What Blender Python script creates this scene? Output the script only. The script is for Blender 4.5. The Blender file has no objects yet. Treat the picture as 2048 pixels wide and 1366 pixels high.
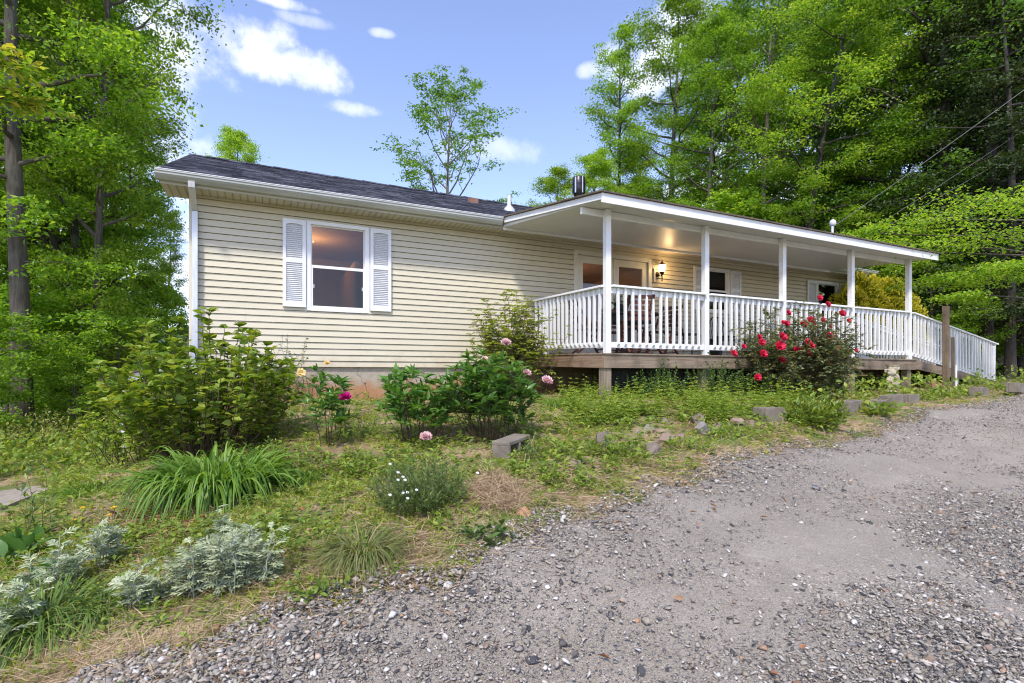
import bpy, bmesh, math, random
import numpy as np
from mathutils import Vector, Matrix, Euler, noise as mnoise

sc = bpy.context.scene
COL = sc.collection
R = math.radians
rng = np.random.default_rng(7)
random.seed(7)

# ------------------------------------------------------------------ camera
F, HOR, CX = 1040.0, 747.0, 1024.0            # focal length (px), horizon row, centre column
YAW = math.atan(499 / 1040)
CS, SN = math.cos(YAW), math.sin(YAW)
cam = bpy.data.cameras.new("camera"); cam_o = bpy.data.objects.new("camera", cam); COL.objects.link(cam_o)
cam.sensor_width = 36; cam.lens = F / 2048 * 36
cam.shift_y = (HOR - 683) / 2048
cam.clip_start = .05; cam.clip_end = 3000
cam_o.rotation_euler = (R(90), 0, -YAW)
sc.camera = cam_o

# ------------------------------------------------------------------ light
SUN_DIR = Vector((-.50, -.62, 0)).normalized(); SUN_EL = R(52)
sun = bpy.data.lights.new("sun", 'SUN'); sun_o = bpy.data.objects.new("sun", sun); COL.objects.link(sun_o)
sun.energy = 2.0; sun.angle = R(6); sun.color = (1, .94, .85)
sdir = Vector((SUN_DIR.x * math.cos(SUN_EL), SUN_DIR.y * math.cos(SUN_EL), math.sin(SUN_EL)))
sun_o.rotation_euler = sdir.to_track_quat('Z', 'Y').to_euler()
sc.view_settings.view_transform = 'Standard'; sc.view_settings.look = 'None'
sc.view_settings.gamma = 1; sc.view_settings.exposure = 1.1
sc.cycles.max_bounces = 8; sc.cycles.transparent_max_bounces = 12
sc.cycles.use_denoising = True; sc.cycles.denoising_prefilter = 'ACCURATE'; sc.cycles.filter_width = 1.1
sc.cycles.sample_clamp_indirect = 6

world = bpy.data.worlds.new("World"); sc.world = world; world.use_nodes = True
wn, wl = world.node_tree.nodes, world.node_tree.links
wn.clear()
def wmath(op, a, b=None):
    n = wn.new('ShaderNodeMath'); n.operation = op
    for i, v in enumerate((a, b)):
        if v is None: continue
        if isinstance(v, (int, float)): n.inputs[i].default_value = v
        else: wl.new(v, n.inputs[i])
    return n.outputs[0]
def wdot(v, d):
    n = wn.new('ShaderNodeVectorMath'); n.operation = 'DOT_PRODUCT'
    wl.new(v, n.inputs[0]); n.inputs[1].default_value = d
    return n.outputs['Value']
w_out = wn.new('ShaderNodeOutputWorld'); w_bg = wn.new('ShaderNodeBackground')
w_sky = wn.new('ShaderNodeTexSky'); w_sky.sky_type = 'NISHITA'; w_sky.sun_disc = False
w_sky.sun_elevation = SUN_EL; w_sky.sun_rotation = math.atan2(SUN_DIR.x, SUN_DIR.y)
w_sky.air_density = 1.0; w_sky.dust_density = .8; w_sky.ozone_density = 4.5; w_sky.altitude = 600
w_tc = wn.new('ShaderNodeTexCoord'); wv = w_tc.outputs['Generated']
w_nz = wn.new('ShaderNodeTexNoise'); w_nz.inputs['Scale'].default_value = 13; w_nz.inputs['Detail'].default_value = 7
w_nz.inputs['Roughness'].default_value = .6
wl.new(wv, w_nz.inputs['Vector'])
w_n0 = wmath('MULTIPLY', wmath('SUBTRACT', w_nz.outputs['Fac'], .5), 6.5)
def ray(px):
    u = (px - CX) / F
    return (CS * u + SN, -SN * u + CS)
def cloud(px, py, rx, ry, amt):
    d = Vector((*ray(px), (HOR - py) / F)); k = d.length; d = d / k
    e1 = Vector((d.y, -d.x, 0)).normalized(); e2 = e1.cross(d)
    a = wmath('DIVIDE', wdot(wv, e1), rx / F / k); b = wmath('DIVIDE', wdot(wv, e2), ry / F / k)
    q = wmath('SUBTRACT', 1.0, wmath('ADD', wmath('MULTIPLY', a, a), wmath('MULTIPLY', b, b)))
    q = wmath('ADD', q, w_n0)
    front = wmath('GREATER_THAN', wdot(wv, d), .3)
    m = wn.new('ShaderNodeMapRange'); m.interpolation_type = 'SMOOTHSTEP'
    m.inputs['From Min'].default_value = -.7; m.inputs['From Max'].default_value = 1.5
    m.inputs['To Max'].default_value = amt
    wl.new(q, m.inputs['Value'])
    return wmath('MULTIPLY', m.outputs[0], front)
tot = None
for c in ((325, 85, 100, 90, .85), (420, 60, 62, 34, .55), (300, 30, 110, 55, .8), (525, 75, 56, 34, .85), (590, 138, 100, 34, .85), (555, 2, 60, 10, .7),
          (705, 218, 50, 13, .6), (765, 66, 22, 8, .5), (960, 300, 90, 26, .4), (610, 40, 50, 10, .35), (1180, 140, 26, 14, .5),
          (1310, 120, 100, 60, .8), (330, 420, 120, 70, .75), (150, 300, 200, 160, .8), (1900, 200, 330, 260, .6), (1500, 420, 280, 120, .7), (1380, 60, 60, 60, .7), (300, 560, 160, 60, .6)):
    o = cloud(*c); tot = o if tot is None else wmath('MAXIMUM', tot, o)
w_mix = wn.new('ShaderNodeMix'); w_mix.data_type = 'RGBA'
w_tint = wn.new('ShaderNodeMix'); w_tint.data_type = 'RGBA'; w_tint.blend_type = 'MULTIPLY'; w_tint.inputs['Factor'].default_value = 1
wl.new(w_sky.outputs[0], w_tint.inputs['A']); w_tint.inputs['B'].default_value = (1.36, 1.09, 1.06, 1)
wl.new(tot, w_mix.inputs['Factor']); wl.new(w_tint.outputs['Result'], w_mix.inputs['A'])
w_mix.inputs['B'].default_value = (4.4, 4.5, 4.8, 1)
wl.new(w_mix.outputs['Result'], w_bg.inputs['Color']); wl.new(w_bg.outputs[0], w_out.inputs['Surface'])
w_bg.inputs['Strength'].default_value = 0.15

# ------------------------------------------------------------------ placing helpers
def P(px, py, t):
    dx, dy = ray(px); return Vector((dx * t, dy * t, (HOR - py) / F * t))
def proj(x, y, z):
    t = SN * x + CS * y; r = CS * x - SN * y
    return CX + F * r / t, HOR - F * z / t, t

# ground heights measured at (column, row, distance) plus anchors out of view
_pts = [P(*p) for p in ((1700, 823, 7.5), (1790, 808, 8.15), (1535, 838, 6.67), (1007, 902, 5.0), (1000, 1045, 3.3), (1500, 905, 5.2),
    (1760, 862, 6.8), (2048, 795, 10), (1270, 965, 4.2), (720, 1110, 2.9), (480, 1210, 2.45), (200, 1366, 2.05), (720, 800, 8.85),
    (420, 905, 5.6), (430, 985, 4.4), (420, 1195, 2.6), (30, 1000, 6), (50, 930, 8), (150, 960, 6.5), (0, 1200, 2.9), (60, 1100, 3.7),
    (1210, 798, 8.1), (1697, 788, 10.8), (1813, 778, 11.7), (1985, 766, 13.3), (1600, 802, 9), (2048, 1366, 2.1), (1024, 1366, 2.15),
    (1500, 1366, 2.1), (2048, 1000, 4.6), (2048, 900, 6.3), (1700, 1000, 4.4), (1700, 900, 6.0), (930, 790, 9.7), (240, 925, 8.1), (560, 1010, 3.9),
    (700, 960, 4.6), (300, 1100, 3.2), (1250, 880, 5.6), (1400, 860, 6.2))]
_pts += [Vector(p) for p in ((0, 0, -1.32), (0, -4, -1.4), (6, -4, -1.25), (-5, -1, -1.55), (5, 0, -1.2), (14, 0, -.65), (25, 1, -.1), (25, 9, -.1), (-9, 8, -1.9),
    (-12, 0, -2), (-10, 18, -1.8), (-4, 14, -1.35), (-3, 24, -1.6), (2, 18, -.8), (10, 20, -.35), (20, 18, .1), (17, 9, -.1), (30, 20, .6), (30, -6, .1), (12, 12, -.35), (6, 11, -.45),
    (-20, 30, -2.4), (5, 34, -1), (22, 34, .4), (2.5, 9.3, -.47), (-.9, 9.3, -.62), (-1.6, 8.6, -1.15), (-1.9, 10.5, -1.42))]
_c = np.array([[p.x, p.y] for p in _pts]); _z = np.array([p.z for p in _pts])
def _phi(d2): return .5 * d2 * np.log(d2 + 1e-9)
_n = len(_c)
_A = np.zeros((_n + 3, _n + 3))
_A[:_n, :_n] = _phi(((_c[:, None] - _c[None]) ** 2).sum(2)) + np.eye(_n) * .35
_A[:_n, _n] = _A[_n, :_n] = 1; _A[:_n, _n + 1:] = _c; _A[_n + 1:, :_n] = _c.T
_w = np.linalg.solve(_A, np.concatenate([_z, np.zeros(3)]))
def gzv(x, y):
    x = np.asarray(x, float); y = np.asarray(y, float); sh = x.shape
    x = x.ravel(); y = y.ravel()
    r = np.hypot(x - 5, y - 8); k = np.minimum(1, 30 / np.maximum(r, 1e-6))
    xc = 5 + (x - 5) * k; yc = 8 + (y - 8) * k
    out = np.empty(len(x))
    for i in range(0, len(x), 20000):
        s = slice(i, i + 20000)
        d2 = (xc[s, None] - _c[None, :, 0]) ** 2 + (yc[s, None] - _c[None, :, 1]) ** 2
        out[s] = _phi(d2) @ _w[:_n] + _w[_n] + _w[_n + 1] * xc[s] + _w[_n + 2] * yc[s]
    return out.reshape(sh)
def gz(x, y): return float(gzv(np.array([x]), np.array([y]))[0])
def G(px, py, tmax=40):
    """the point of the ground seen at a pixel"""
    ts = np.linspace(1.2, tmax, 1200); dx, dy = ray(px)
    h = gzv(dx * ts, dy * ts); z = (HOR - py) / F * ts
    hit = np.nonzero(z <= h)[0]
    t = ts[hit[0]] if len(hit) else tmax
    return Vector((dx * t, dy * t, gz(dx * t, dy * t)))
def GT(px, t):
    dx, dy = ray(px); return Vector((dx * t, dy * t, gz(dx * t, dy * t)))

_ex = np.array([-14, -6, -2, -.58, -.09, .43, .77, 1.29, 1.67, 3.13, 4.4, 7.3, 10, 13.2, 20, 40]); _ey = np.array([-7, -2.2, 1.7, 2.52, 2.54, 2.61, 2.64, 2.82, 2.9, 3.26, 3.66, 4.05, 4.4, 4.8, 5.7, 8])
def edge(x):
    x = np.asarray(x, float)
    return np.interp(x, _ex, _ey) + .05 * np.sin(x * 5.1) + .04 * np.sin(x * 11.3 + 1) + .02 * np.sin(x * 27)

# ------------------------------------------------------------------ objects
def tag(o, label=None, cat=None, group=None, kind=None):
    if label: o['label'] = label
    if cat: o['category'] = cat
    if group: o['group'] = group
    if kind: o['kind'] = kind
    return o
def thing(name, label, cat, loc=(0, 0, 0), rz=0, group=None):
    o = bpy.data.objects.new(name, None); COL.objects.link(o); o.empty_display_size = .2
    o.location = loc; o.rotation_euler = (0, 0, rz)
    return tag(o, label, cat, group)
def link(name, me, parent=None):
    o = bpy.data.objects.new(name, me); COL.objects.link(o)
    if parent is not None: o.parent = parent
    return o
def copy_tree(o, loc=None, rz=None, scale=None, parent=None):
    c = o.copy(); COL.objects.link(c)
    if parent is not None: c.parent = parent
    if loc is not None: c.location = loc
    if rz is not None: c.rotation_euler = (0, 0, rz)
    if scale is not None: c.scale = (scale,) * 3 if isinstance(scale, (int, float)) else scale
    for ch in list(o.children): copy_tree(ch, parent=c)
    return c

def mesh_np(name, V, faces, mat, smooth=False, mi=None):
    """faces: list of (k,3)/(k,4) int arrays"""
    V = np.asarray(V, np.float32); faces = [np.asarray(f, np.int32) for f in faces if len(f)]
    me = bpy.data.meshes.new(name)
    me.vertices.add(len(V)); me.vertices.foreach_set('co', V.ravel())
    nl = sum(f.size for f in faces); npoly = sum(len(f) for f in faces)
    me.loops.add(nl); me.loops.foreach_set('vertex_index', np.concatenate([f.ravel() for f in faces]))
    tot = np.concatenate([np.full(len(f), f.shape[1], np.int32) for f in faces])
    me.polygons.add(npoly)
    me.polygons.foreach_set('loop_start', np.concatenate([[0], np.cumsum(tot)[:-1]]).astype(np.int32))
    me.polygons.foreach_set('loop_total', tot)
    if smooth: me.polygons.foreach_set('use_smooth', np.ones(npoly, bool))
    for m in (mat if isinstance(mat, (list, tuple)) else [mat]): me.materials.append(m)
    if mi is not None: me.polygons.foreach_set('material_index', np.asarray(mi, np.int32))
    me.update(calc_edges=True); me.validate()
    return me

class MB:
    """collects plain shapes; build() links them as one mesh object"""
    def __init__(s): s.v = []; s.f = []
    def add(s, vs, fs):
        b = len(s.v); s.v += [tuple(v) for v in vs]; s.f += [tuple(b + i for i in f) for f in fs]; return s
    def box(s, x0, x1, y0, y1, z0, z1):
        return s.add([(x0, y0, z0), (x1, y0, z0), (x1, y1, z0), (x0, y1, z0), (x0, y0, z1), (x1, y0, z1), (x1, y1, z1), (x0, y1, z1)],
                     [(0, 3, 2, 1), (4, 5, 6, 7), (0, 1, 5, 4), (1, 2, 6, 5), (2, 3, 7, 6), (3, 0, 4, 7)])
    def hexa(s, p):   # eight corners: bottom ring then top ring
        return s.add(p, [(0, 3, 2, 1), (4, 5, 6, 7), (0, 1, 5, 4), (1, 2, 6, 5), (2, 3, 7, 6), (3, 0, 4, 7)])
    def bar(s, a, b, w, h, up=(0, 0, 1)):
        a, b = Vector(a), Vector(b); d = (b - a).normalized(); x = d.cross(Vector(up))
        if x.length < 1e-4: x = d.cross(Vector((1, 0, 0)))
        x.normalize(); y = x.cross(d)
        q = [a - x * w / 2 - y * h / 2, a + x * w / 2 - y * h / 2, a + x * w / 2 + y * h / 2, a - x * w / 2 + y * h / 2]
        return s.hexa(q + [v + (b - a) for v in q])
    def lathe(s, prof, n=20, c=(0, 0, 0)):
        vs = []; m = len(prof)
        for i in range(n):
            a = 2 * math.pi * i / n
            vs += [(c[0] + r * math.cos(a), c[1] + r * math.sin(a), c[2] + z) for r, z in prof]
        fs = [(i * m + j, ((i + 1) % n) * m + j, ((i + 1) % n) * m + j + 1, i * m + j + 1) for i in range(n) for j in range(m - 1)]
        fs += [tuple(i * m for i in reversed(range(n))), tuple(i * m + m - 1 for i in range(n))]
        return s.add(vs, fs)
    def tube(s, path, rad, n=8):
        V, Q = tube(np.array([tuple(p) for p in path], float), np.broadcast_to(np.asarray(rad, float), (len(path),)), n)
        return s.add(V.tolist(), [tuple(q) for q in Q.tolist()] + [tuple(reversed(range(n))), tuple(range(len(V) - n, len(V)))])
    def build(s, name, mat, parent=None, smooth=False, bevel=0, offset=None):
        me = bpy.data.meshes.new(name); me.from_pydata(s.v, [], s.f)
        me.materials.append(mat)
        if smooth:
            me.polygons.foreach_set('use_smooth', [True] * len(me.polygons))
            try: me.set_sharp_from_angle(angle=R(40))
            except Exception: pass
        me.validate(); me.update()
        o = link(name, me, parent)
        if offset: o.location = offset
        if bevel:
            b = o.modifiers.new('bevel', 'BEVEL'); b.width = bevel; b.segments = 2; b.limit_method = 'ANGLE'
        return o

def tube(path, rad, n=6):
    path = np.asarray(path, float); m = len(path)
    d = np.gradient(path, axis=0); d /= np.linalg.norm(d, axis=1, keepdims=True) + 1e-9
    ref = np.array([0, 0, 1.]) if abs(d[:, 2]).mean() < .8 else np.array([1., 0, 0])
    x = np.cross(d, ref); x /= np.linalg.norm(x, axis=1, keepdims=True) + 1e-9; y = np.cross(x, d)
    a = np.arange(n) / n * 2 * np.pi
    V = path[:, None] + np.asarray(rad)[:, None, None] * (np.cos(a)[None, :, None] * x[:, None] + np.sin(a)[None, :, None] * y[:, None])
    i = np.arange(m - 1)[:, None] * n; j = np.arange(n)[None]
    Q = np.stack([i + j, i + (j + 1) % n, i + n + (j + 1) % n, i + n + j], -1).reshape(-1, 4)
    return V.reshape(-1, 3), Q
def tubes(lst, n=6):
    Vs, Qs, b = [], [], 0
    for p, r in lst:
        V, Q = tube(p, r, n); Vs.append(V); Qs.append(Q + b); b += len(V)
    return np.concatenate(Vs), np.concatenate(Qs)
def unit(v): return v / (np.linalg.norm(v, axis=-1, keepdims=True) + 1e-9)

def leaves(pos, d, nrm, L, W, fold=.18):
    """kite shaped leaves folded on the midrib, two triangles each"""
    N = len(pos); d = unit(d); s = unit(np.cross(d, nrm)); n = np.cross(s, d)
    L = np.broadcast_to(L, (N,))[:, None]; W = np.broadcast_to(W, (N,))[:, None]
    mid = pos + d * L * .42 + n * W * fold
    V = np.stack([pos, mid + s * W / 2, pos + d * L - n * L * .08, mid - s * W / 2], 1).reshape(-1, 3)
    b = np.arange(N)[:, None] * 4
    T = np.concatenate([b + [0, 1, 2], b + [0, 2, 3]], 1).reshape(-1, 3)
    return V, T
def blades(pos, d, side, L, W, segs=4, bend=.4, prof='grass', fold=0.0):
    """strips that arch downwards; prof: grass (tapered), leaf (lens), lance"""
    N = len(pos); d = unit(d); side = unit(side)
    L = np.broadcast_to(L, (N,))[:, None, None]; W = np.broadcast_to(W, (N,))[:, None, None]
    bend = np.broadcast_to(bend, (N,))[:, None, None]
    s = np.linspace(0, 1, segs + 1)[None, :, None]
    c = pos[:, None] + d[:, None] * L * s * (1 - .25 * bend * s); c = c + np.array([0, 0, -1.]) * bend * L * s ** 2 * .75
    if prof == 'grass': w = np.clip(1.05 - s ** 1.8, .04, 1) * np.clip(.55 + s * 2, 0, 1)
    elif prof == 'leaf': w = np.clip(np.sin(np.pi * s ** .8) ** .8, .05, 1)
    else: w = np.clip(np.sin(np.pi * s ** .62) ** 1.2, .06, 1)
    lf = c + side[:, None] * W * w / 2; rt = c - side[:, None] * W * w / 2
    k = segs + 1
    if fold:
        up = np.cross(side, d)[:, None] * W * w * fold
        V = np.stack([lf + up, c, rt + up], 2).reshape(-1, 3); m = 3
    else:
        V = np.stack([lf, rt], 2).reshape(-1, 3); m = 2
    b = np.arange(N)[:, None, None] * k * m; i = np.arange(segs)[None, :, None] * m; j = np.arange(m - 1)[None, None]
    Q = np.stack([b + i + j, b + i + j + 1, b + i + m + j + 1, b + i + m + j], -1).reshape(-1, 4)
    return V, Q
def join(parts):
    Vs, Fs, b = [], [], 0
    for V, *fs in parts:
        for f in fs: Fs.append(np.asarray(f) + b)
        Vs.append(V); b += len(V)
    return np.concatenate(Vs), Fs
def rdir(N, up=0., spread=1.):
    v = rng.normal(size=(N, 3)) * spread; v[:, 2] += up; return unit(v)

# ------------------------------------------------------------------ materials
def nd(t, typ, **kw):
    n = t.nodes.new(typ)
    for k, v in kw.items():
        if k in n.inputs: n.inputs[k].default_value = v
        else: setattr(n, k, v)
    return n
def rgba(c): return (*c, 1) if len(c) == 3 else c
def new_mat(name):
    m = bpy.data.materials.new(name); m.use_nodes = True
    t = m.node_tree; b = t.nodes['Principled BSDF']
    return m, t, b
def ramp(t, fac, stops, interp='LINEAR'):
    r = t.nodes.new('ShaderNodeValToRGB'); r.color_ramp.interpolation = interp
    e = r.color_ramp.elements
    while len(e) < len(stops): e.new(.5)
    for i, (p, c) in enumerate(stops): e[i].position = p; e[i].color = rgba(c)
    t.links.new(fac, r.inputs[0]); return r.outputs['Color']
def mixc(t, fac, a, b, mode='MIX'):
    m = t.nodes.new('ShaderNodeMix'); m.data_type = 'RGBA'; m.blend_type = mode
    for v, k in ((fac, 'Factor'), (a, 'A'), (b, 'B')):
        if isinstance(v, (int, float)): m.inputs[k].default_value = v
        elif isinstance(v, tuple): m.inputs[k].default_value = rgba(v)
        else: t.links.new(v, m.inputs[k])
    return m.outputs['Result']
def coords(t, scale=(1, 1, 1), kind='Object'):
    c = t.nodes.new('ShaderNodeTexCoord'); m = t.nodes.new('ShaderNodeMapping'); m.inputs['Scale'].default_value = scale
    t.links.new(c.outputs[kind], m.inputs['Vector']); return m.outputs[0]
def noise_f(t, vec, scale, detail=4, rough=.55):
    n = nd(t, 'ShaderNodeTexNoise', Scale=scale, Detail=detail, Roughness=rough); t.links.new(vec, n.inputs['Vector']); return n.outputs['Fac']
def bump(t, b, h, strength=.3, dist=.01):
    n = nd(t, 'ShaderNodeBump', Strength=strength, Distance=dist); t.links.new(h, n.inputs['Height']); t.links.new(n.outputs[0], b.inputs['Normal'])
def plain(name, c1, c2=None, rough=.6, scale=6, bscale=None, bstr=.2, bdist=.004, stretch=(1, 1, 1), metal=0, spec=.5, lo=.35, hi=.65):
    m, t, b = new_mat(name); v = coords(t, stretch)
    col = ramp(t, noise_f(t, v, scale, 6, .62), [(lo, c1), (hi, c2 or tuple(x * .86 for x in c1))])
    t.links.new(col, b.inputs['Base Color'])
    b.inputs['Roughness'].default_value = rough; b.inputs['Metallic'].default_value = metal; b.inputs['Specular IOR Level'].default_value = spec
    if bscale: bump(t, b, noise_f(t, v, bscale, 4), bstr, bdist)
    return m
def leaf_mat(name, stops, rough=.45, trans=.35, tcol=None, spec=.35):
    m, t, b = new_mat(name)
    g = t.nodes.new('ShaderNodeNewGeometry')
    oi = t.nodes.new('ShaderNodeObjectInfo')
    k = len(stops) - 1
    col = ramp(t, g.outputs['Random Per Island'], [(i / k, c) for i, c in enumerate(stops)])
    h = nd(t, 'ShaderNodeHueSaturation'); mr = nd(t, 'ShaderNodeMapRange'); mr.inputs['To Min'].default_value = .8; mr.inputs['To Max'].default_value = 1.2
    t.links.new(oi.outputs['Random'], mr.inputs['Value']); t.links.new(mr.outputs[0], h.inputs['Value']); t.links.new(col, h.inputs['Color'])
    col = h.outputs['Color']
    t.links.new(col, b.inputs['Base Color']); b.inputs['Roughness'].default_value = rough; b.inputs['Specular IOR Level'].default_value = spec
    tr = t.nodes.new('ShaderNodeBsdfTranslucent')
    tc = mixc(t, 1.0, col, tcol or (1.9, 1.75, .6), 'MULTIPLY')
    t.links.new(tc, tr.inputs['Color'])
    mx = t.nodes.new('ShaderNodeMixShader'); mx.inputs[0].default_value = trans
    t.links.new(b.outputs[0], mx.inputs[1]); t.links.new(tr.outputs[0], mx.inputs[2])
    t.links.new(mx.outputs[0], t.nodes['Material Output'].inputs['Surface'])
    return m
def wood_mat(name, c1, c2, axis=0, rough=.8, dark=None):
    st = [18, 18, 18]; st[axis] = .9
    m, t, b = new_mat(name); v = coords(t, tuple(st))
    f = noise_f(t, v, 1.6, 6, .65)
    col = ramp(t, f, [(.3, c1), (.7, c2)])
    big = noise_f(t, coords(t), 2.2, 5, .6)
    col = mixc(t, ramp(t, big, [(.45, (0, 0, 0)), (.7, (1, 1, 1))]), col, dark or tuple(x * .55 for x in c1))
    t.links.new(col, b.inputs['Base Color']); b.inputs['Roughness'].default_value = rough
    bump(t, b, f, .5, .004); return m
# ------------------------------------------------------------------ ground
def ground_mat():
    m, t, b = new_mat("soil"); v = coords(t)
    n1 = noise_f(t, v, .9, 6, .6); n2 = noise_f(t, v, 7, 6, .65); n3 = noise_f(t, v, 60, 4, .7)
    soil = ramp(t, n2, [(.3, (.10, .065, .04)), (.55, (.19, .13, .08)), (.75, (.34, .25, .15))])
    green = ramp(t, n3, [(.3, (.06, .10, .02)), (.7, (.17, .22, .05))])
    straw = ramp(t, n3, [(.3, (.22, .15, .085)), (.7, (.46, .36, .21))])
    fb = noise_f(t, coords(t, (30, 140, 30)), 1, 5, .7); fb2 = noise_f(t, coords(t, (150, 26, 30)), 1, 5, .7)
    straw = mixc(t, ramp(t, fb, [(.46, (0, 0, 0)), (.56, (1, 1, 1))]), straw, (.50, .39, .23)); straw = mixc(t, ramp(t, fb2, [(.5, (0, 0, 0)), (.6, (1, 1, 1))]), straw, (.17, .11, .06))
    soil = mixc(t, ramp(t, fb2, [(.52, (0, 0, 0)), (.62, (.8, .8, .8))]), soil, (.40, .30, .18))
    c = mixc(t, ramp(t, n1, [(.36, (0, 0, 0)), (.54, (1, 1, 1))]), soil, straw)
    c = mixc(t, ramp(t, noise_f(t, v, 1.7, 5, .6), [(.44, (0, 0, 0)), (.60, (1, 1, 1))]), c, green)
    t.links.new(c, b.inputs['Base Color']); b.inputs['Roughness'].default_value = .95; b.inputs['Specular IOR Level'].default_value = .15
    bump(t, b, n3, .8, .02); return m
def axis_pts(c, near, step, far, n):
    a = np.arange(-near, near + 1e-6, step); g = near + (np.linspace(0, 1, n)[1:] ** 2.6) * (far - near)
    return np.concatenate([-(g[::-1]), a, g]) + c
gx, gy = np.meshgrid(axis_pts(4, 14, .14, 700, 30), axis_pts(6, 9, .14, 700, 30))
gh = gzv(gx, gy)
gh = gh + .02 * np.sin(gx * 3.1 + 1.3 * np.sin(gy * 2.2)) * np.sin(gy * 3.7) * (np.hypot(gx - 4, gy - 6) < 16)
road_in = np.clip((edge(gx) - gy + .02) / .12, 0, 1) * (gx > -10) * (gx < 30) * (gy > -9)
gh = gh - .06 * road_in
ny, nx = gx.shape
idx = np.arange(ny * nx).reshape(ny, nx)
Qg = np.stack([idx[:-1, :-1], idx[:-1, 1:], idx[1:, 1:], idx[1:, :-1]], -1).reshape(-1, 4)
tag(link('ground', mesh_np('ground', np.stack([gx, gy, gh], -1).reshape(-1, 3), [Qg], ground_mat(), True)), kind='structure')

def nd_map(t, s, a, b_):
    m = t.nodes.new('ShaderNodeMapRange'); m.inputs['From Min'].default_value = a; m.inputs['From Max'].default_value = b_; t.links.new(s, m.inputs['Value']); return m.outputs[0]
def gravel_mat():
    m, t, b = new_mat("gravel_bed"); v = coords(t)
    def vor(scale):
        n = nd(t, 'ShaderNodeTexVoronoi', Scale=scale); t.links.new(v, n.inputs['Vector']); return n
    va, vb, vc = vor(38), vor(85), vor(210)
    stops = [(0, (.08, .073, .066)), (.25, (.20, .18, .155)), (.5, (.34, .31, .265)), (.75, (.27, .236, .19)), (.93, (.54, .505, .45)), (1, (.42, .29, .18))]
    def tone(n):
        s = t.nodes.new('ShaderNodeSeparateColor'); t.links.new(n.outputs['Color'], s.inputs[0]); return ramp(t, s.outputs[0], stops)
    big = noise_f(t, v, .8, 5, .6)
    c = mixc(t, ramp(t, noise_f(t, v, 14, 5, .7), [(.5, (0, 0, 0)), (.62, (1, 1, 1))]), tone(vc), tone(vb))
    c = mixc(t, ramp(t, noise_f(t, v, 6, 5, .7), [(.55, (0, 0, 0)), (.66, (1, 1, 1))]), c, tone(va))
    dust = ramp(t, noise_f(t, v, 3, 6, .65), [(.35, (.28, .243, .19)), (.65, (.39, .345, .28))])
    sx = t.nodes.new('ShaderNodeSeparateXYZ'); t.links.new(v, sx.inputs[0])
    lx = nd(t, 'ShaderNodeMath', operation='MULTIPLY_ADD'); t.links.new(sx.outputs[0], lx.inputs[0]); lx.inputs[1].default_value = -.167; t.links.new(sx.outputs[1], lx.inputs[2])
    wob = nd(t, 'ShaderNodeMath', operation='MULTIPLY_ADD'); t.links.new(noise_f(t, v, .9, 4), wob.inputs[0]); wob.inputs[1].default_value = .9; t.links.new(lx.outputs[0], wob.inputs[2])
    track = ramp(t, nd_map(t, wob.outputs[0], -1.6, 3.4), [(0, (.1, .1, .1)), (.18, (.5, .5, .5)), (.34, (.12, .12, .12)), (.56, (.12, .12, .12)), (.70, (.55, .55, .55)), (.84, (.5, .5, .5)), (.96, (.1, .1, .1))])
    c = mixc(t, track, c, dust)
    t.links.new(c, b.inputs['Base Color']); b.inputs['Roughness'].default_value = .9; b.inputs['Specular IOR Level'].default_value = .25
    mth = nd(t, 'ShaderNodeMath', operation='ADD'); t.links.new(vc.outputs['Distance'], mth.inputs[0]); t.links.new(vb.outputs['Distance'], mth.inputs[1])
    bump(t, b, mth.outputs[0], .8, .006); return m
M_GRAVEL = gravel_mat()
rx = np.concatenate([np.arange(-9, 18, .1), np.arange(18, 29, .4)]); rv = np.linspace(0, 1, 130) ** .6
RX, RV = np.meshgrid(rx, rv)
RY = -8.5 + (edge(RX) + 8.5) * RV
RZ = gzv(RX, RY) + .008 + .012 * np.sin(RX * 1.1 + 1) * np.sin(RY * 2.6)
for _k, _a in ((2.3, .010), (5.7, .006), (13, .0035)):
    RZ += _a * np.sin(RX * _k + 2 * np.sin(RY * _k * .6)) * np.cos(RY * _k * 1.3 + np.sin(RX * _k * .8))
RZ[-1] -= .05
n1_, n2_ = RX.shape; idx = np.arange(n1_ * n2_).reshape(n1_, n2_)
Qr = np.stack([idx[:-1, :-1], idx[:-1, 1:], idx[1:, 1:], idx[1:, :-1]], -1).reshape(-1, 4)
tag(link('gravel_driveway', mesh_np('gravel_driveway', np.stack([RX, RY, RZ], -1).reshape(-1, 3), [Qr], M_GRAVEL, True)), kind='structure')

# pale path on the lower left
pp = [P(*q) for q in ((-160, 985, 6.8), (0, 972, 6.7), (60, 966, 6.7), (112, 985, 6.25), (60, 1016, 5.75), (0, 1040, 5.4), (-160, 1120, 4.6))]
m_ = MB(); ring = []
for i in range(len(pp)):
    a, b = pp[i], pp[(i + 1) % len(pp)]
    for k in range(6): q = a.lerp(b, k / 6); ring.append((q.x + .03 * math.sin(9 * q.y), q.y + .03 * math.sin(11 * q.x)))
cxp = sum(p[0] for p in ring) / len(ring); cyp = sum(p[1] for p in ring) / len(ring); nr = len(ring)
vs = [(cxp, cyp, gz(cxp, cyp) + .03)]
for k in (.35, .7, 1, 1.03): vs += [(cxp + (x - cxp) * k, cyp + (y - cyp) * k, gz(cxp + (x - cxp) * k, cyp + (y - cyp) * k) + (.03 if k < 1 else .02 if k == 1 else -.12)) for x, y in ring]
fs = [(0, 1 + i, 1 + (i + 1) % nr) for i in range(nr)] + [(1 + L * nr + i, 1 + (L + 1) * nr + i, 1 + (L + 1) * nr + (i + 1) % nr, 1 + L * nr + (i + 1) % nr) for L in (0, 1, 2) for i in range(nr)]
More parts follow.
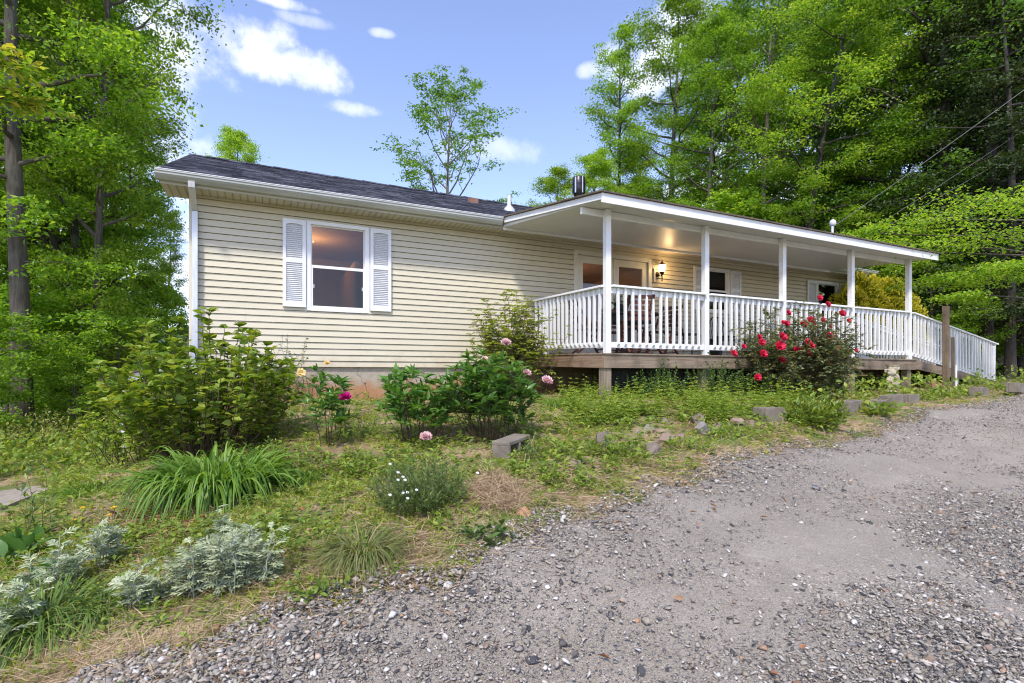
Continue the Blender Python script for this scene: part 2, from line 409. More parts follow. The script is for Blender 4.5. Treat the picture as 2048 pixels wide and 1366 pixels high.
tag(m_.add(vs, fs).build('path', plain('pale concrete', (.22, .185, .145), (.33, .285, .23), .95, 9, 70, .4, .006)), kind='structure')

# distant wooded hills
hv = []; nh = 160
for i in range(nh + 1):
    a = R(-110) + R(220) * i / nh; d = 380
    h = 26 + 14 * math.sin(a * 3.1 + 1) + 6 * math.sin(a * 9) + 2.5 * math.sin(a * 31)
    for k, (dd, hh) in enumerate(((d, -30), (d + 30, h * .6), (d + 70, h), (d + 160, h * .8))): hv.append((dd * math.sin(a), dd * math.cos(a), hh))
hf = [(i * 4 + k, i * 4 + 4 + k, i * 4 + 5 + k, i * 4 + 1 + k) for i in range(nh) for k in range(3)]
tag(MB().add(hv, hf).build('hills', plain('hill woods', (.05, .085, .05), (.085, .13, .07), .9, .08, .5, 1, 2), smooth=True), kind='structure')

# ------------------------------------------------------------------ house
WY, WX0, WX1 = 9.12, -.98, 15.0
Z0, Z1, CH = .11, 2.69, .1016
EY, EZ, RY_, RZ_ = 8.62, 2.835, 12.25, 4.40      # eave and ridge
SL = (RZ_ - EZ) / (RY_ - EY)
BY = 2 * RY_ - WY
HL = Vector((7, WY, -.5))
house = thing('house', 'single storey house with cream lap siding and dark shingle roof', 'house', HL)
HO = -HL
def siding_mat():
    m, t, b = new_mat("cream_siding"); v = coords(t, (.35, 1, 3.5))
    c = ramp(t, noise_f(t, v, 3, 6, .6), [(.3, (.545, .50, .365)), (.7, (.60, .555, .42))])
    st = ramp(t, noise_f(t, coords(t, (6, 1, .8)), 1.6, 6, .7), [(.62, (0, 0, 0)), (.8, (.3, .3, .3))])
    c = mixc(t, st, c, (.36, .31, .2))
    sx = t.nodes.new('ShaderNodeSeparateXYZ'); t.links.new(coords(t), sx.inputs[0])
    sp = nd(t, 'ShaderNodeMath', operation='MULTIPLY_ADD'); t.links.new(noise_f(t, coords(t), 5, 5, .7), sp.inputs[0]); sp.inputs[1].default_value = .9; t.links.new(sx.outputs[2], sp.inputs[2])
    c = mixc(t, ramp(t, sp.outputs[0], [(.48, (.45, .45, .45)), (.78, (0, 0, 0))]), c, (.40, .30, .19))
    t.links.new(c, b.inputs['Base Color']); b.inputs['Roughness'].default_value = .48; b.inputs['Specular IOR Level'].default_value = .4
    bump(t, b, noise_f(t, coords(t, (2, 1, 30)), 5, 4), .12, .003); return m
M_SIDING = siding_mat()
M_WHITE = plain('white_vinyl', (.74, .74, .72), (.80, .80, .79), .42, 3)
M_CREAMTRIM = plain('cream_trim', (.58, .54, .43), (.64, .60, .50), .5, 3)
openings = [(.66, 1.635, 1.03, 2.50), (5.80, 7.80, .37, 2.545), (9.42, 10.21, 1.45, 2.51), (13.50, 14.42, 1.03, 2.50)]
def wall_sheet():
    V, Fq = [], []
    SLOT = .009; D = .024
    zc = [Z0 + i * CH for i in range(27) if Z0 + i * CH < Z1]
    zs = sorted(set(zc) | {z - SLOT for z in zc[1:]} | {Z1} | {z for o in openings for z in o[2:]})
    def off(z):
        k = (z - Z0) / CH; return .021 * (1 - (k - math.floor(k + 1e-6)))
    def quad(p): b = len(V); V.extend(p); Fq.append((b, b + 1, b + 2, b + 3))
    for za, zb in zip(zs[:-1], zs[1:]):
        if zb - za < 1e-5: continue
        xs = [(WX0, WX1)]
        for o in openings:
            if o[2] < zb - 1e-4 and o[3] > za + 1e-4:
                xs = [s for a, b in xs for s in ((a, min(b, o[0])), (max(a, o[1]), b)) if s[1] - s[0] > 1e-4]
        f = ((za + zb) / 2 - Z0) / CH; f -= math.floor(f); slot = f > 1 - SLOT / CH and zb < Z1 - 1e-4
        for a, b in xs:
            n = max(1, int((b - a) / 1.2)); st = np.linspace(a, b, n + 1)
            for p, q in zip(st[:-1], st[1:]):
                if slot:      # the gap under the butt of the next course
                    quad([(p, WY - .003, za), (q, WY - .003, za), (q, WY + D, za), (p, WY + D, za)])
                    quad([(p, WY + D, za), (q, WY + D, za), (q, WY + D, zb), (p, WY + D, zb)])
                    quad([(p, WY + D, zb), (q, WY + D, zb), (q, WY - .021, zb), (p, WY - .021, zb)])
                else:
                    ya = WY - off(za); yb = WY - (off(zb - 1e-5))
                    quad([(p, ya, za), (q, ya, za), (q, yb, zb), (p, yb, zb)])
    # gable ends and rear
    for X in (WX0, WX1): b = len(V); V.extend([(X, WY, Z0), (X, BY, Z0), (X, BY, Z1), (X, RY_, RZ_ - .14), (X, WY, Z1 + .12)]); Fq.append(tuple(range(b, b + 5)))
    quad([(WX0, BY, Z0), (WX1, BY, Z0), (WX1, BY, Z1), (WX0, BY, Z1)])
    me = bpy.data.meshes.new('siding'); me.from_pydata(V, [], Fq); me.materials.append(M_SIDING); me.update(); return me
so = link('siding', wall_sheet(), house); so.location = HO
MB().box(WX0 - .012, WX0 + .085, WY - .028, WY + .09, Z0 - .01, Z1).build('corner_trim', M_CREAMTRIM, house, offset=HO, bevel=.004)
MB().box(WX1 - .085, WX1 + .012, WY - .028, WY + .09, Z0 - .01, Z1).build('corner_trim', M_CREAMTRIM, house, offset=HO, bevel=.004)
def found_mat():
    m, t, b = new_mat("stucco_foundation"); v = coords(t)
    sx = t.nodes.new('ShaderNodeSeparateXYZ'); t.links.new(v, sx.inputs[0])
    n = noise_f(t, v, 3.5, 6, .65); n2 = noise_f(t, v, 14, 5, .6)
    base = ramp(t, n2, [(.3, (.33, .285, .215)), (.7, (.44, .385, .30))])
    a = nd(t, 'ShaderNodeMath', operation='MULTIPLY_ADD'); t.links.new(n, a.inputs[0]); a.inputs[1].default_value = 1.3
    neg = nd(t, 'ShaderNodeMath', operation='MULTIPLY'); t.links.new(sx.outputs[2], neg.inputs[0]); neg.inputs[1].default_value = -1.3
    t.links.new(neg.outputs[0], a.inputs[2])
    c = mixc(t, ramp(t, a.outputs[0], [(.72, (0, 0, 0)), (1.0, (.85, .85, .85))]), base, (.40, .185, .075))
    w = nd(t, 'ShaderNodeTexVoronoi', Scale=1.7, feature='DISTANCE_TO_EDGE')
    dm = t.nodes.new('ShaderNodeVectorMath'); dm.operation = 'ADD'; t.links.new(v, dm.inputs[0])
    nv = nd(t, 'ShaderNodeTexNoise', Scale=4, Detail=5); t.links.new(v, nv.inputs['Vector'])
    sc_ = t.nodes.new('ShaderNodeVectorMath'); sc_.operation = 'SCALE'; sc_.inputs['Scale'].default_value = .5; t.links.new(nv.outputs['Color'], sc_.inputs[0])
    t.links.new(sc_.outputs[0], dm.inputs[1]); t.links.new(dm.outputs[0], w.inputs['Vector'])
    crack = ramp(t, w.outputs['Distance'], [(.004, (1, 1, 1)), (.014, (0, 0, 0))])
    c = mixc(t, crack, c, (.07, .05, .035))
    t.links.new(c, b.inputs['Base Color']); b.inputs['Roughness'].default_value = .93
    bump(t, b, n2, .6, .012); return m
MB().box(WX0 + .05, WX1 - .05, WY + .03, WY + .2, -1.6, Z0 + .004).box(WX0 + .05, WX0 + .2, WY + .2, BY, -1.9, Z0 + .004).box(WX1 - .2, WX1 - .05, WY + .2, BY, -1.3, Z0 + .004) \
    .build('foundation', found_mat(), house, offset=HO)

# roof
def shingle_mat():
    m, t, b = new_mat("asphalt_shingle"); v = coords(t)
    br = nd(t, 'ShaderNodeTexBrick', Scale=1.0); br.offset = .37; br.inputs['Brick Width'].default_value = .31; br.inputs['Row Height'].default_value = .13
    br.inputs['Mortar Size'].default_value = .004; br.inputs['Color1'].default_value = (0, 0, 0, 1); br.inputs['Color2'].default_value = (1, 1, 1, 1); br.inputs['Mortar'].default_value = (.1, .1, .1, 1)
    t.links.new(v, br.inputs['Vector'])
    sep = t.nodes.new('ShaderNodeSeparateColor'); t.links.new(br.outputs['Color'], sep.inputs[0])
    c = ramp(t, sep.outputs[0], [(0, (.024, .026, .036)), (.5, (.052, .056, .074)), (1, (.10, .104, .13))])
    c2 = ramp(t, noise_f(t, coords(t, (1, 3.5, 1)), 4.5, 6, .7), [(.35, (.4, .4, .4)), (.65, (1.6, 1.6, 1.6))])
    c = mixc(t, 1.0, c, c2, 'MULTIPLY')
    t.links.new(c, b.inputs['Base Color']); b.inputs['Roughness'].default_value = .92; b.inputs['Specular IOR Level'].default_value = .25
    bump(t, b, noise_f(t, v, 260, 3), .6, .004); return m
M_SHINGLE = shingle_mat()
V, Fq = [], []
nc = int((RY_ - EY) / .13); x0, x1 = -1.33, 15.33
xs = np.linspace(x0, x1, 60)
for i in range(nc):
    ya = EY - .02 + (RY_ - EY + .02) * i / nc; yb = EY - .02 + (RY_ - EY + .02) * (i + 1) / nc
    za, zb = EZ + (ya - EY) * SL, EZ + (yb - EY) * SL
    for j in range(59):
        h = .011 + .007 * rng.random()
        b = len(V); V += [(xs[j], ya, za - .004), (xs[j + 1], ya, za - .004), (xs[j + 1], ya, za + h), (xs[j], ya, za + h), (xs[j + 1], yb, zb + .002), (xs[j], yb, zb + .002)]
        Fq += [(b, b + 1, b + 2, b + 3), (b + 3, b + 2, b + 4, b + 5)]
b = len(V); V += [(x0, RY_, RZ_), (x1, RY_, RZ_), (x1, 2 * RY_ - EY, EZ), (x0, 2 * RY_ - EY, EZ)]; Fq.append((b, b + 1, b + 2, b + 3))
me = bpy.data.meshes.new('roof'); me.from_pydata(V, [], Fq); me.materials.append(M_SHINGLE); me.update()
roof = link('roof', me, house); roof.location = HO
mb = MB()
for k in range(54):
    xa = x0 + (x1 - x0) * k / 54; xb = x0 + (x1 - x0) * (k + 1.04) / 54; d = .006 * (k % 2)
    mb.add([(xa, RY_ - .15, RZ_ - .15 * SL + .02 + d), (xb, RY_ - .15, RZ_ - .15 * SL + .014 + d), (xb, RY_, RZ_ + .03 + d), (xa, RY_, RZ_ + .036 + d), (xb, RY_ + .15, RZ_ - .05), (xa, RY_ + .15, RZ_ - .05)],
           [(0, 1, 2, 3), (3, 2, 4, 5)])
mb.build('ridge_cap', M_SHINGLE, roof)
M_FASC = plain('weathered_aluminium', (.36, .35, .27), (.47, .46, .38), .45, 2.5, stretch=(.4, 3, 3))
def soffit_mat():
    m, t, b = new_mat("vented_soffit"); v = coords(t)
    w = nd(t, 'ShaderNodeTexWave', Scale=3.1, wave_type='BANDS', bands_direction='X'); t.links.new(v, w.inputs['Vector'])
    t.links.new(ramp(t, w.outputs['Fac'], [(.0, (.28, .24, .16)), (.1, (.52, .47, .36)), (1, (.56, .51, .40))]), b.inputs['Base Color'])
    b.inputs['Roughness'].default_value = .5; bump(t, b, w.outputs['Fac'], .5, .006); return m
MB().box(-1.30, 15.30, EY + .10, WY + .05, Z1 - .002, Z1 + .012).box(-1.30, WX0 - .013, WY + .05, WY + .25, Z1 - .002, Z1 + .012).build('soffit', soffit_mat(), house, offset=HO)
MB().box(-1.30, 15.30, EY + .078, EY + .10, Z1 - .02, EZ - .006).build('fascia', M_FASC, house, offset=HO)
for X in (-1.325, 15.30):
    for s in (1, -1):
        mb = MB()
        ya, yb = (EY + .02, RY_) if s > 0 else (2 * RY_ - EY, RY_)
        mb.hexa([(X, ya, EZ - .13), (X + .022, ya, EZ - .13), (X + .022, yb, RZ_ - .15), (X, yb, RZ_ - .15), (X, ya, EZ - .008), (X + .022, ya, EZ - .008), (X + .022, yb, RZ_ - .008), (X, yb, RZ_ - .008)])
        mb.build('rake_board', M_FASC, house, offset=HO)
M_GUTTER = plain('oxidised_gutter', (.40, .405, .36), (.56, .565, .53), .38, 2, stretch=(.5, 4, 4), metal=.35)
for X0, X1 in ((13.46, 15.34), (-1.34, 3.94)):
    gm = MB()
    pr = [(EY + .077, EZ - .018), (EY - .038, EZ - .012), (EY - .05, EZ - .004), (EY - .062, EZ - .01), (EY - .062, EZ - .028), (EY - .05, EZ - .04), (EY - .048, EZ - .062), (EY - .03, EZ - .09), (EY + .005, EZ - .128), (EY + .077, EZ - .128)]
    n = len(pr); gm.add([(X0, y, z) for y, z in pr] + [(X1, y, z) for y, z in pr], [(i, (i + 1) % n, n + (i + 1) % n, n + i) for i in range(n)] + [tuple(reversed(range(n))), tuple(range(n, 2 * n))])
    gutter = gm.build('gutter', M_GUTTER, house, offset=HO)
MB().box(-1.34, 3.94, EY - .066, EY - .046, EZ - .0055, EZ + .003).build('gutter_lip', M_WHITE, gutter)
M_DOWN = plain('galvanised_spout', (.52, .53, .54), (.68, .69, .70), .35, 3, metal=.3, stretch=(3, 3, .6))
MB().hexa([(-.95, EY - .02, EZ - .2), (-.865, EY - .02, EZ - .2), (-.865, EY + .05, EZ - .2), (-.95, EY + .05, EZ - .2), (-.95, EY - .035, EZ - .12), (-.865, EY - .035, EZ - .12), (-.865, EY + .045, EZ - .12), (-.95, EY + .045, EZ - .12)]) \
    .hexa([(-.945, WY - .115, 2.42), (-.87, WY - .115, 2.42), (-.87, WY - .045, 2.42), (-.945, WY - .045, 2.42), (-.95, EY - .02, EZ - .202), (-.865, EY - .02, EZ - .202), (-.865, EY + .05, EZ - .202), (-.95, EY + .05, EZ - .202)]) \
    .box(-.945, -.87, WY - .115, WY - .045, -.42, 2.418).hexa([(-.945, WY - .3, -.6), (-.87, WY - .3, -.6), (-.87, WY - .25, -.54), (-.945, WY - .25, -.54), (-.945, WY - .115, -.421), (-.87, WY - .115, -.421), (-.87, WY - .045, -.421), (-.945, WY - .045, -.421)]) \
    .build('downspout', M_DOWN, house, offset=HO, bevel=.006)
MB().box(14.86, 14.93, WY - .115, WY - .045, -.2, 2.4).hexa([(14.86, WY - .115, 2.402), (14.93, WY - .115, 2.402), (14.93, WY - .045, 2.402), (14.86, WY - .045, 2.402), (14.86, EY - .02, EZ - .13), (14.93, EY - .02, EZ - .13), (14.93, EY + .05, EZ - .13), (14.86, EY + .05, EZ - .13)]).build('downspout', M_DOWN, house, offset=HO, bevel=.006)

# rooms behind the glass
M_ROOM = plain('tan_room_wall', (.42, .27, .15), (.5, .33, .19), .8, 2)
mb = MB()
for xa, xb in ((-.9, 4.2), (4.25, 8.6), (8.65, 12.4), (12.45, 14.9)):
    y0, y1, z0, z1 = WY + .06, WY + 3.6, .16, 2.64
    mb.add([(xa, y0, z0), (xb, y0, z0), (xb, y1, z0), (xa, y1, z0), (xa, y0, z1), (xb, y0, z1), (xb, y1, z1), (xa, y1, z1)], [(0, 3, 2, 1), (4, 5, 6, 7), (1, 2, 6, 5), (2, 3, 7, 6), (3, 0, 4, 7)])
mb.box(1.55, 1.6, WY + .9, WY + 3.5, .17, 2.1).box(.2, 1.0, WY + 3.4, WY + 3.55, .17, 2.1).box(6.9, 7.5, WY + 3.45, WY + 3.58, .17, 2.2).box(5, 6.3, WY + 3.2, WY + 3.5, .17, 1.0).box(9.2, 9.6, WY + 3.4, WY + 3.5, 1.0, 2.2)
mb.build('room', M_ROOM, house, offset=HO)

def glass_mat(name, tint):
    m = bpy.data.materials.new(name); m.use_nodes = True; t = m.node_tree; t.nodes.clear()
    o = nd(t, 'ShaderNodeOutputMaterial'); tr = nd(t, 'ShaderNodeBsdfTransparent', Color=rgba(tint)); gl = nd(t, 'ShaderNodeBsdfGlossy', Roughness=.03)
    fr = nd(t, 'ShaderNodeFresnel', IOR=1.5); mx = nd(t, 'ShaderNodeMixShader')
    t.links.new(fr.outputs[0], mx.inputs[0]); t.links.new(tr.outputs[0], mx.inputs[1]); t.links.new(gl.outputs[0], mx.inputs[2]); t.links.new(mx.outputs[0], o.inputs[0]); return m
M_GLASS = glass_mat('window_glass', (.9, .92, .92)); M_SCREEN = glass_mat('screened_glass', (.55, .56, .58))
M_DARK = plain('dark_seal', (.03, .03, .03), None, .5)
def window(x0, x1, z0, z1):
    y = WY - .03; f = .055
    w = MB().box(x0 - .012, x0 + f, y, y + .09, z0, z1).box(x1 - f, x1 + .012, y, y + .09, z0, z1).box(x0 + f, x1 - f, y, y + .09, z1 - f, z1 + .004).box(x0 + f, x1 - f, y, y + .09, z0 - .004, z0 + f) \
        .box(x0 - .025, x0 - .0125, y + .008, y + .05, z0 - .02, z1 + .015).box(x1 + .0125, x1 + .025, y + .008, y + .05, z0 - .02, z1 + .015).build('window', M_WHITE, house, offset=HO, bevel=.004)
    zm = (z0 + z1) / 2; a, b = x0 + f, x1 - f
    up = MB().box(a, a + .02, y + .045, y + .075, zm + .02, z1 - f).box(b - .02, b, y + .045, y + .075, zm + .02, z1 - f).box(a, b, y + .045, y + .075, zm - .02, zm + .02).box(a + .02, b - .02, y + .045, y + .075, z1 - f - .018, z1 - f).build('upper_sash', M_WHITE, w, bevel=.002)
    MB().box(a + .02, b - .02, y + .058, y + .062, zm + .02, z1 - f - .018).build('pane', M_GLASS, up)
    lo = MB().box(a, a + .032, y + .012, y + .042, z0 + f, zm + .018).box(b - .032, b, y + .012, y + .042, z0 + f, zm + .018).box(a + .032, b - .032, y + .012, y + .042, zm - .03, zm + .018).box(a + .032, b - .032, y + .012, y + .042, z0 + f, z0 + f + .03) \
        .box(a + .04, a + .052, y + .008, y + .02, zm - .36, zm - .30).box(b - .052, b - .04, y + .008, y + .02, zm - .36, zm - .30).build('lower_sash', M_WHITE, w, bevel=.002)
    MB().box(a + .032, b - .032, y + .026, y + .03, z0 + f + .03, zm - .03).build('pane', M_SCREEN, lo)
    return w
M_SHUT = plain('white_shutter', (.70, .71, .72), (.77, .78, .79), .5, 4)
def shutter(x0, x1, z0, z1):
    y0 = WY - .058; y1 = WY - .0215; m = MB(); s = .052; zc = z0 + (z1 - z0) * .53
    m.box(x0, x0 + s, y0, y1, z0, z1).box(x1 - s, x1, y0, y1, z0, z1).box(x0 + s, x1 - s, y0, y1, z0, z0 + .085).box(x0 + s, x1 - s, y0, y1, zc - .035, zc + .035).box(x0 + s, x1 - s, y0, y1, z1 - .06, z1)
    m.box(x0 + s, x1 - s, y1 - .006, y1 - .001, z0 + .085, z1 - .06)
    for za, zb in ((z0 + .085, zc - .035), (zc + .035, z1 - .06)):
        n = int((zb - za) / .030)
        for i in range(n):
            z = za + (zb - za) * (i + .1) / n; h = (zb - za) / n
            m.hexa([(x0 + s, y0 + .006, z), (x1 - s, y0 + .006, z), (x1 - s, y0 + .012, z - .003), (x0 + s, y0 + .012, z - .003), (x0 + s, y1 - .008, z + h * .5), (x1 - s, y1 - .008, z + h * .5), (x1 - s, y1 - .007, z + h * .4), (x0 + s, y1 - .007, z + h * .4)])
    cx = (x0 + x1) / 2; ar = []
    for k in range(9): a = k / 8; ar.append((x0 + s + (x1 - x0 - 2 * s) * a, y0 - .001, z1 - .06 - .03 + .022 * math.sin(math.pi * a)))
    for p, q in zip(ar[:-1], ar[1:]): m.add([p, q, (q[0], q[1], z1 - .058), (p[0], p[1], z1 - .058)], [(0, 1, 2, 3)])
    return m.build('shutter', M_SHUT, house, offset=HO)
for o in (openings[0], openings[2], openings[3]): window(*o)
shutter(.29, .635, 1.075, 2.485); shutter(1.665, 2.02, 1.075, 2.49); shutter(9.05, 9.39, 1.49, 2.49); shutter(10.24, 10.59, 1.49, 2.49); shutter(13.08, 13.47, 1.06, 2.49); shutter(14.45, 14.8, 1.06, 2.49)

# glazed double door
x0, x1, z0, z1 = openings[1]; y = WY - .03
M_DOOR = plain('cream_white_door', (.62, .60, .50), (.68, .66, .57), .4, 3)
dr = MB().box(x0 - .02, x0 + .075, y, y + .1, z0, z1).box(x1 - .075, x1 + .02, y, y + .1, z0, z1).box(x0 + .075, x1 - .075, y, y + .1, z1 - .08, z1 + .01).box(x0 + .075, x1 - .075, y, y + .12, z0 - .02, z0 + .03).build('door_frame', M_DOOR, house, offset=HO, bevel=.006)
xm = (x0 + x1) / 2
for a, b in ((x0 + .08, xm - .004), (xm + .004, x1 - .08)):
    st = .14; zt = z1 - .085; zb = z0 + .035; ga, gb, gza, gzb = a + st, b - st, zb + .25, zt - .15
    lf = MB().box(a, ga, y + .04, y + .085, zb, zt).box(gb, b, y + .04, y + .085, zb, zt).box(ga, gb, y + .04, y + .085, zb, gza).box(ga, gb, y + .04, y + .085, gzb, zt).build('door_leaf', M_DOOR, dr, bevel=.004)
    # the glass bead is part of the leaf's own thickness; the pane sits inside it
    MB().box(ga, gb, y + .06, y + .065, gza, gzb).build('pane', M_GLASS, dr)
M_BRONZE = plain('dark_bronze', (.035, .022, .015), (.06, .04, .025), .4, 8, metal=.6)
dh = MB().lathe([(0, 0), (.025, 0), (.025, .01), (.012, .015), (.012, .04), (.03, .05), (.03, .07), (0, .08)], 12).build('door_handle', M_BRONZE, dr)
dh.rotation_euler = (R(90), 0, 0); dh.location = (xm + .08, y + .04, 1.33)

# things on the roof
M_BLACKPIPE = plain('black_flue_metal', (.018, .017, .022), (.05, .048, .055), .35, 5, metal=.7, stretch=(1, 1, 3))
fl = (7.0, 10.8); fz = EZ + (fl[1] - EY) * SL
pipe = MB().lathe([(.12, fz - .1), (.12, fz + .52), (.125, fz + .53), (.125, fz + .60), (.165, fz + .66), (.165, fz + .80), (.155, fz + .81), (.155, fz + .84), (.165, fz + .85), (.165, fz + .98), (.15, fz + 1.0), (.15, fz + 1.03), (.02, fz + 1.05)], 24, (*fl, 0)).build('flue_pipe', M_BLACKPIPE, house, True, offset=HO)
MB().box(fl[0] - .012, fl[0] + .012, fl[1] - .172, fl[1] - .164, fz + .62, fz + 1.02).box(fl[0] - .16, fl[0] - .14, fl[1] - .10, fl[1] - .07, fz + .62, fz + 1.0).build('cap_strap', M_DOWN, pipe)
vz = EZ + (11.1 - EY) * SL
MB().hexa([(4.24, 11.0, vz - .05), (4.43, 11.0, vz - .05), (4.43, 11.2, vz + .03), (4.24, 11.2, vz + .03), (4.24, 10.99, vz + .07), (4.43, 10.99, vz + .07), (4.43, 11.17, vz + .13), (4.24, 11.17, vz + .13)]).build('roof_vent', plain('rusty vent', (.22, .11, .07), (.30, .17, .12), .7, 12), house, offset=HO, bevel=.006)
vz = EZ + (10.4 - EY) * SL
vp = MB().lathe([(.045, vz - .05), (.045, vz + .33), (.038, vz + .33), (.038, vz + .25)], 16, (4.92, 10.4, 0)).build('vent_pipe', plain('pale pvc', (.55, .57, .60), (.66, .68, .70), .4, 4), house, True, offset=HO)
MB().lathe([(.14, vz - .06), (.13, vz + .02), (.06, vz + .10), (.05, vz + .10)], 16, (4.92, 10.4, 0)).build('flashing', M_DOWN, vp, True)

# ------------------------------------------------------------------ porch
DX0, DX1, DY = 4.75, 13.16, 6.60
def dz(y): return .31 + .025 * (y - 6.63)
PL = Vector((9, 7.8, -.35)); PO = -PL
porch = thing('porch', 'covered front porch with white posts and railing on a grey timber deck', 'porch', PL)
def paint_mat():
    m, t, b = new_mat("old_white_paint"); v = coords(t)
    c = ramp(t, noise_f(t, v, 5, 6, .6), [(.3, (.70, .71, .69)), (.7, (.79, .795, .785))])
    al = ramp(t, noise_f(t, coords(t, (1.2, 1, 2.2)), 2.2, 6, .7), [(.56, (0, 0, 0)), (.74, (.4, .4, .4))])
    c = mixc(t, al, c, (.42, .44, .24))
    ch = ramp(t, noise_f(t, v, 38, 3, .6), [(.73, (0, 0, 0)), (.76, (.6, .6, .6))])
    c = mixc(t, ch, c, (.36, .32, .26))
    t.links.new(c, b.inputs['Base Color']); b.inputs['Roughness'].default_value = .5; bump(t, b, noise_f(t, v, 30, 4), .2, .003); return m
M_PAINT = paint_mat()
M_CEIL = plain('gloss_white_ceiling', (.60, .585, .55), (.66, .645, .61), .40, 1.2, 9, .12, .01, spec=.5)
M_DECK = wood_mat('grey_deck_wood', (.14, .10, .065), (.32, .25, .175), 0)
M_DECKY = wood_mat('grey_deck_wood_side', (.17, .105, .065), (.36, .25, .165), 1)
M_POSTW = wood_mat('grey_post_wood', (.16, .125, .085), (.33, .27, .19), 2)
fl_ = MB()
nb = 18
for i in range(nb):
    ya = DY + .002 + (9.085 - DY) * i / nb; yb = ya + (9.085 - DY) / nb - .006
    fl_.hexa([(DX0, ya, dz(ya) - .035), (DX1, ya, dz(ya) - .035), (DX1, yb, dz(yb) - .035), (DX0, yb, dz(yb) - .035), (DX0, ya, dz(ya)), (DX1, ya, dz(ya)), (DX1, yb, dz(yb)), (DX0, yb, dz(yb))])
fl_.build('deck_floor', M_DECK, porch, offset=PO)
zf = dz(6.6)
MB().box(DX0 - .04, 9.0, DY - .042, DY - .002, zf - .225, zf - .022).box(9.004, DX1, DY - .04, DY - .002, zf - .228, zf - .024).box(DX0 - .05, DX1 + .01, DY - .06, DY - .001, zf - .02, zf + .006).build('rim_board', M_DECK, porch, offset=PO, bevel=.004)
MB().hexa([(DX0 - .042, DY, zf - .225), (DX0 - .002, DY, zf - .225), (DX0 - .002, 9.08, zf - .165), (DX0 - .042, 9.08, zf - .165), (DX0 - .042, DY, zf - .02), (DX0 - .002, DY, zf - .02), (DX0 - .002, 9.08, zf + .04), (DX0 - .042, 9.08, zf + .04)]) \
    .hexa([(DX0 - .055, DY, zf - .018), (DX0 - .001, DY, zf - .018), (DX0 - .001, 9.08, zf + .042), (DX0 - .055, 9.08, zf + .042), (DX0 - .055, DY, zf + .004), (DX0 - .001, DY, zf + .004), (DX0 - .001, 9.08, zf + .066), (DX0 - .055, 9.08, zf + .066)]).build('side_rim_board', M_DECKY, porch, offset=PO, bevel=.004)
for X, Y in ((4.80, 6.66), (6.9, 6.72), (8.9, 6.72), (10.95, 6.68), (12.98, 6.68), (10.9, 7.6), (11.25, 8.3), (8.9, 8.2), (6.9, 8.2), (12.9, 8.2)):
    MB().box(X - .07, X + .07, Y - .07, Y + .07, gz(X, Y) - .15, zf - .06 if Y > 7 else zf - .04).build('support_post', M_POSTW, porch, offset=PO, bevel=.006)
PX = (4.85, 6.92, 8.90, 11.0, 13.08); pw = .047; py0, py1 = 6.63, 6.724
for X in PX: MB().box(X - pw, X + pw, py0, py1, dz(6.68) - .01, 2.553).build('porch_post', M_PAINT, porch, offset=PO, bevel=.004)
MB().box(4.41, 8.2, 6.727, 6.768, 2.452, 2.556).box(8.203, 13.32, 6.727, 6.766, 2.455, 2.556).build('beam', M_PAINT, porch, offset=PO, bevel=.003)
FLc, FRc, BLc, BRc = Vector((4.44, 6.24, 2.655)), Vector((13.38, 6.24, 2.645)), Vector((3.965, 8.60, 2.865)), Vector((13.42, 8.60, 2.865))
def prz(x, y): k = (y - 6.24) / 2.36; return 2.65 + .215 * k
def lerp2(a, b, k): return a + (b - a) * k
V, Fq = [], []; N = 19
for i in range(N):
    for j in range(40):
        def q(ii, jj, dz_): k = ii / N; L, R_ = lerp2(FLc, BLc, k), lerp2(FRc, BRc, k); p = lerp2(L, R_, jj / 40); return (p.x, p.y, p.z + dz_)
        h = .009 + .006 * rng.random(); b = len(V)
        V += [q(i, j, -.006), q(i, j + 1, -.006), q(i, j + 1, h), q(i, j, h), q(i + 1, j + 1, .001), q(i + 1, j, .001)]; Fq += [(b, b + 1, b + 2, b + 3), (b + 3, b + 2, b + 4, b + 5)]
o1 = Vector((-.035, -.035, 0)); o2 = Vector((.035, -.035, 0)); d1 = Vector((0, 0, -.022))
b = len(V); V += [tuple(v) for v in (FLc + o1, FRc + o2, BRc + Vector((.035, 0, 0)), BLc + Vector((-.035, 0, 0)), FLc + o1 + d1, FRc + o2 + d1, BRc + Vector((.035, 0, 0)) + d1, BLc + Vector((-.035, 0, 0)) + d1)]
Fq += [(b, b + 1, b + 2, b + 3), (b + 4, b + 7, b + 6, b + 5), (b, b + 4, b + 5, b + 1), (b + 3, b + 2, b + 6, b + 7), (b, b + 3, b + 7, b + 4), (b + 1, b + 5, b + 6, b + 2)]
M_PSH = plain('brown_grey_shingle', (.07, .055, .042), (.15, .12, .09), .95, 9, 120, .6, .005)
me = bpy.data.meshes.new('porch_roof'); me.from_pydata(V, [], Fq); me.materials.append(M_PSH); me.update()
pr_ = link('porch_roof', me, porch); pr_.location = PO
def slab(a, b, th, h, dn):   # board hanging under the line a-b
    a, b = Vector(a), Vector(b); n = (b - a).cross(Vector((0, 0, 1))).normalized() * th
    z = Vector((0, 0, h)); t_ = Vector((0, 0, dn)); return [a - z, b - z, b - z - n, a - z - n, a - t_, b - t_, b - t_ - n, a - t_ - n]
MB().hexa(slab(FLc, FRc, .022, .165, .0235)).build('front_fascia', M_PAINT, porch, offset=PO, bevel=.002)
MB().hexa(slab(BLc, FLc + Vector((.003, .024, 0)), .022, .118, .0235)).build('side_fascia', M_PAINT, porch, offset=PO, bevel=.002)
MB().hexa(slab(FRc + Vector((-.002, .024, 0)), BRc, .022, .125, .0235)).build('side_fascia', M_PAINT, porch, offset=PO, bevel=.002)
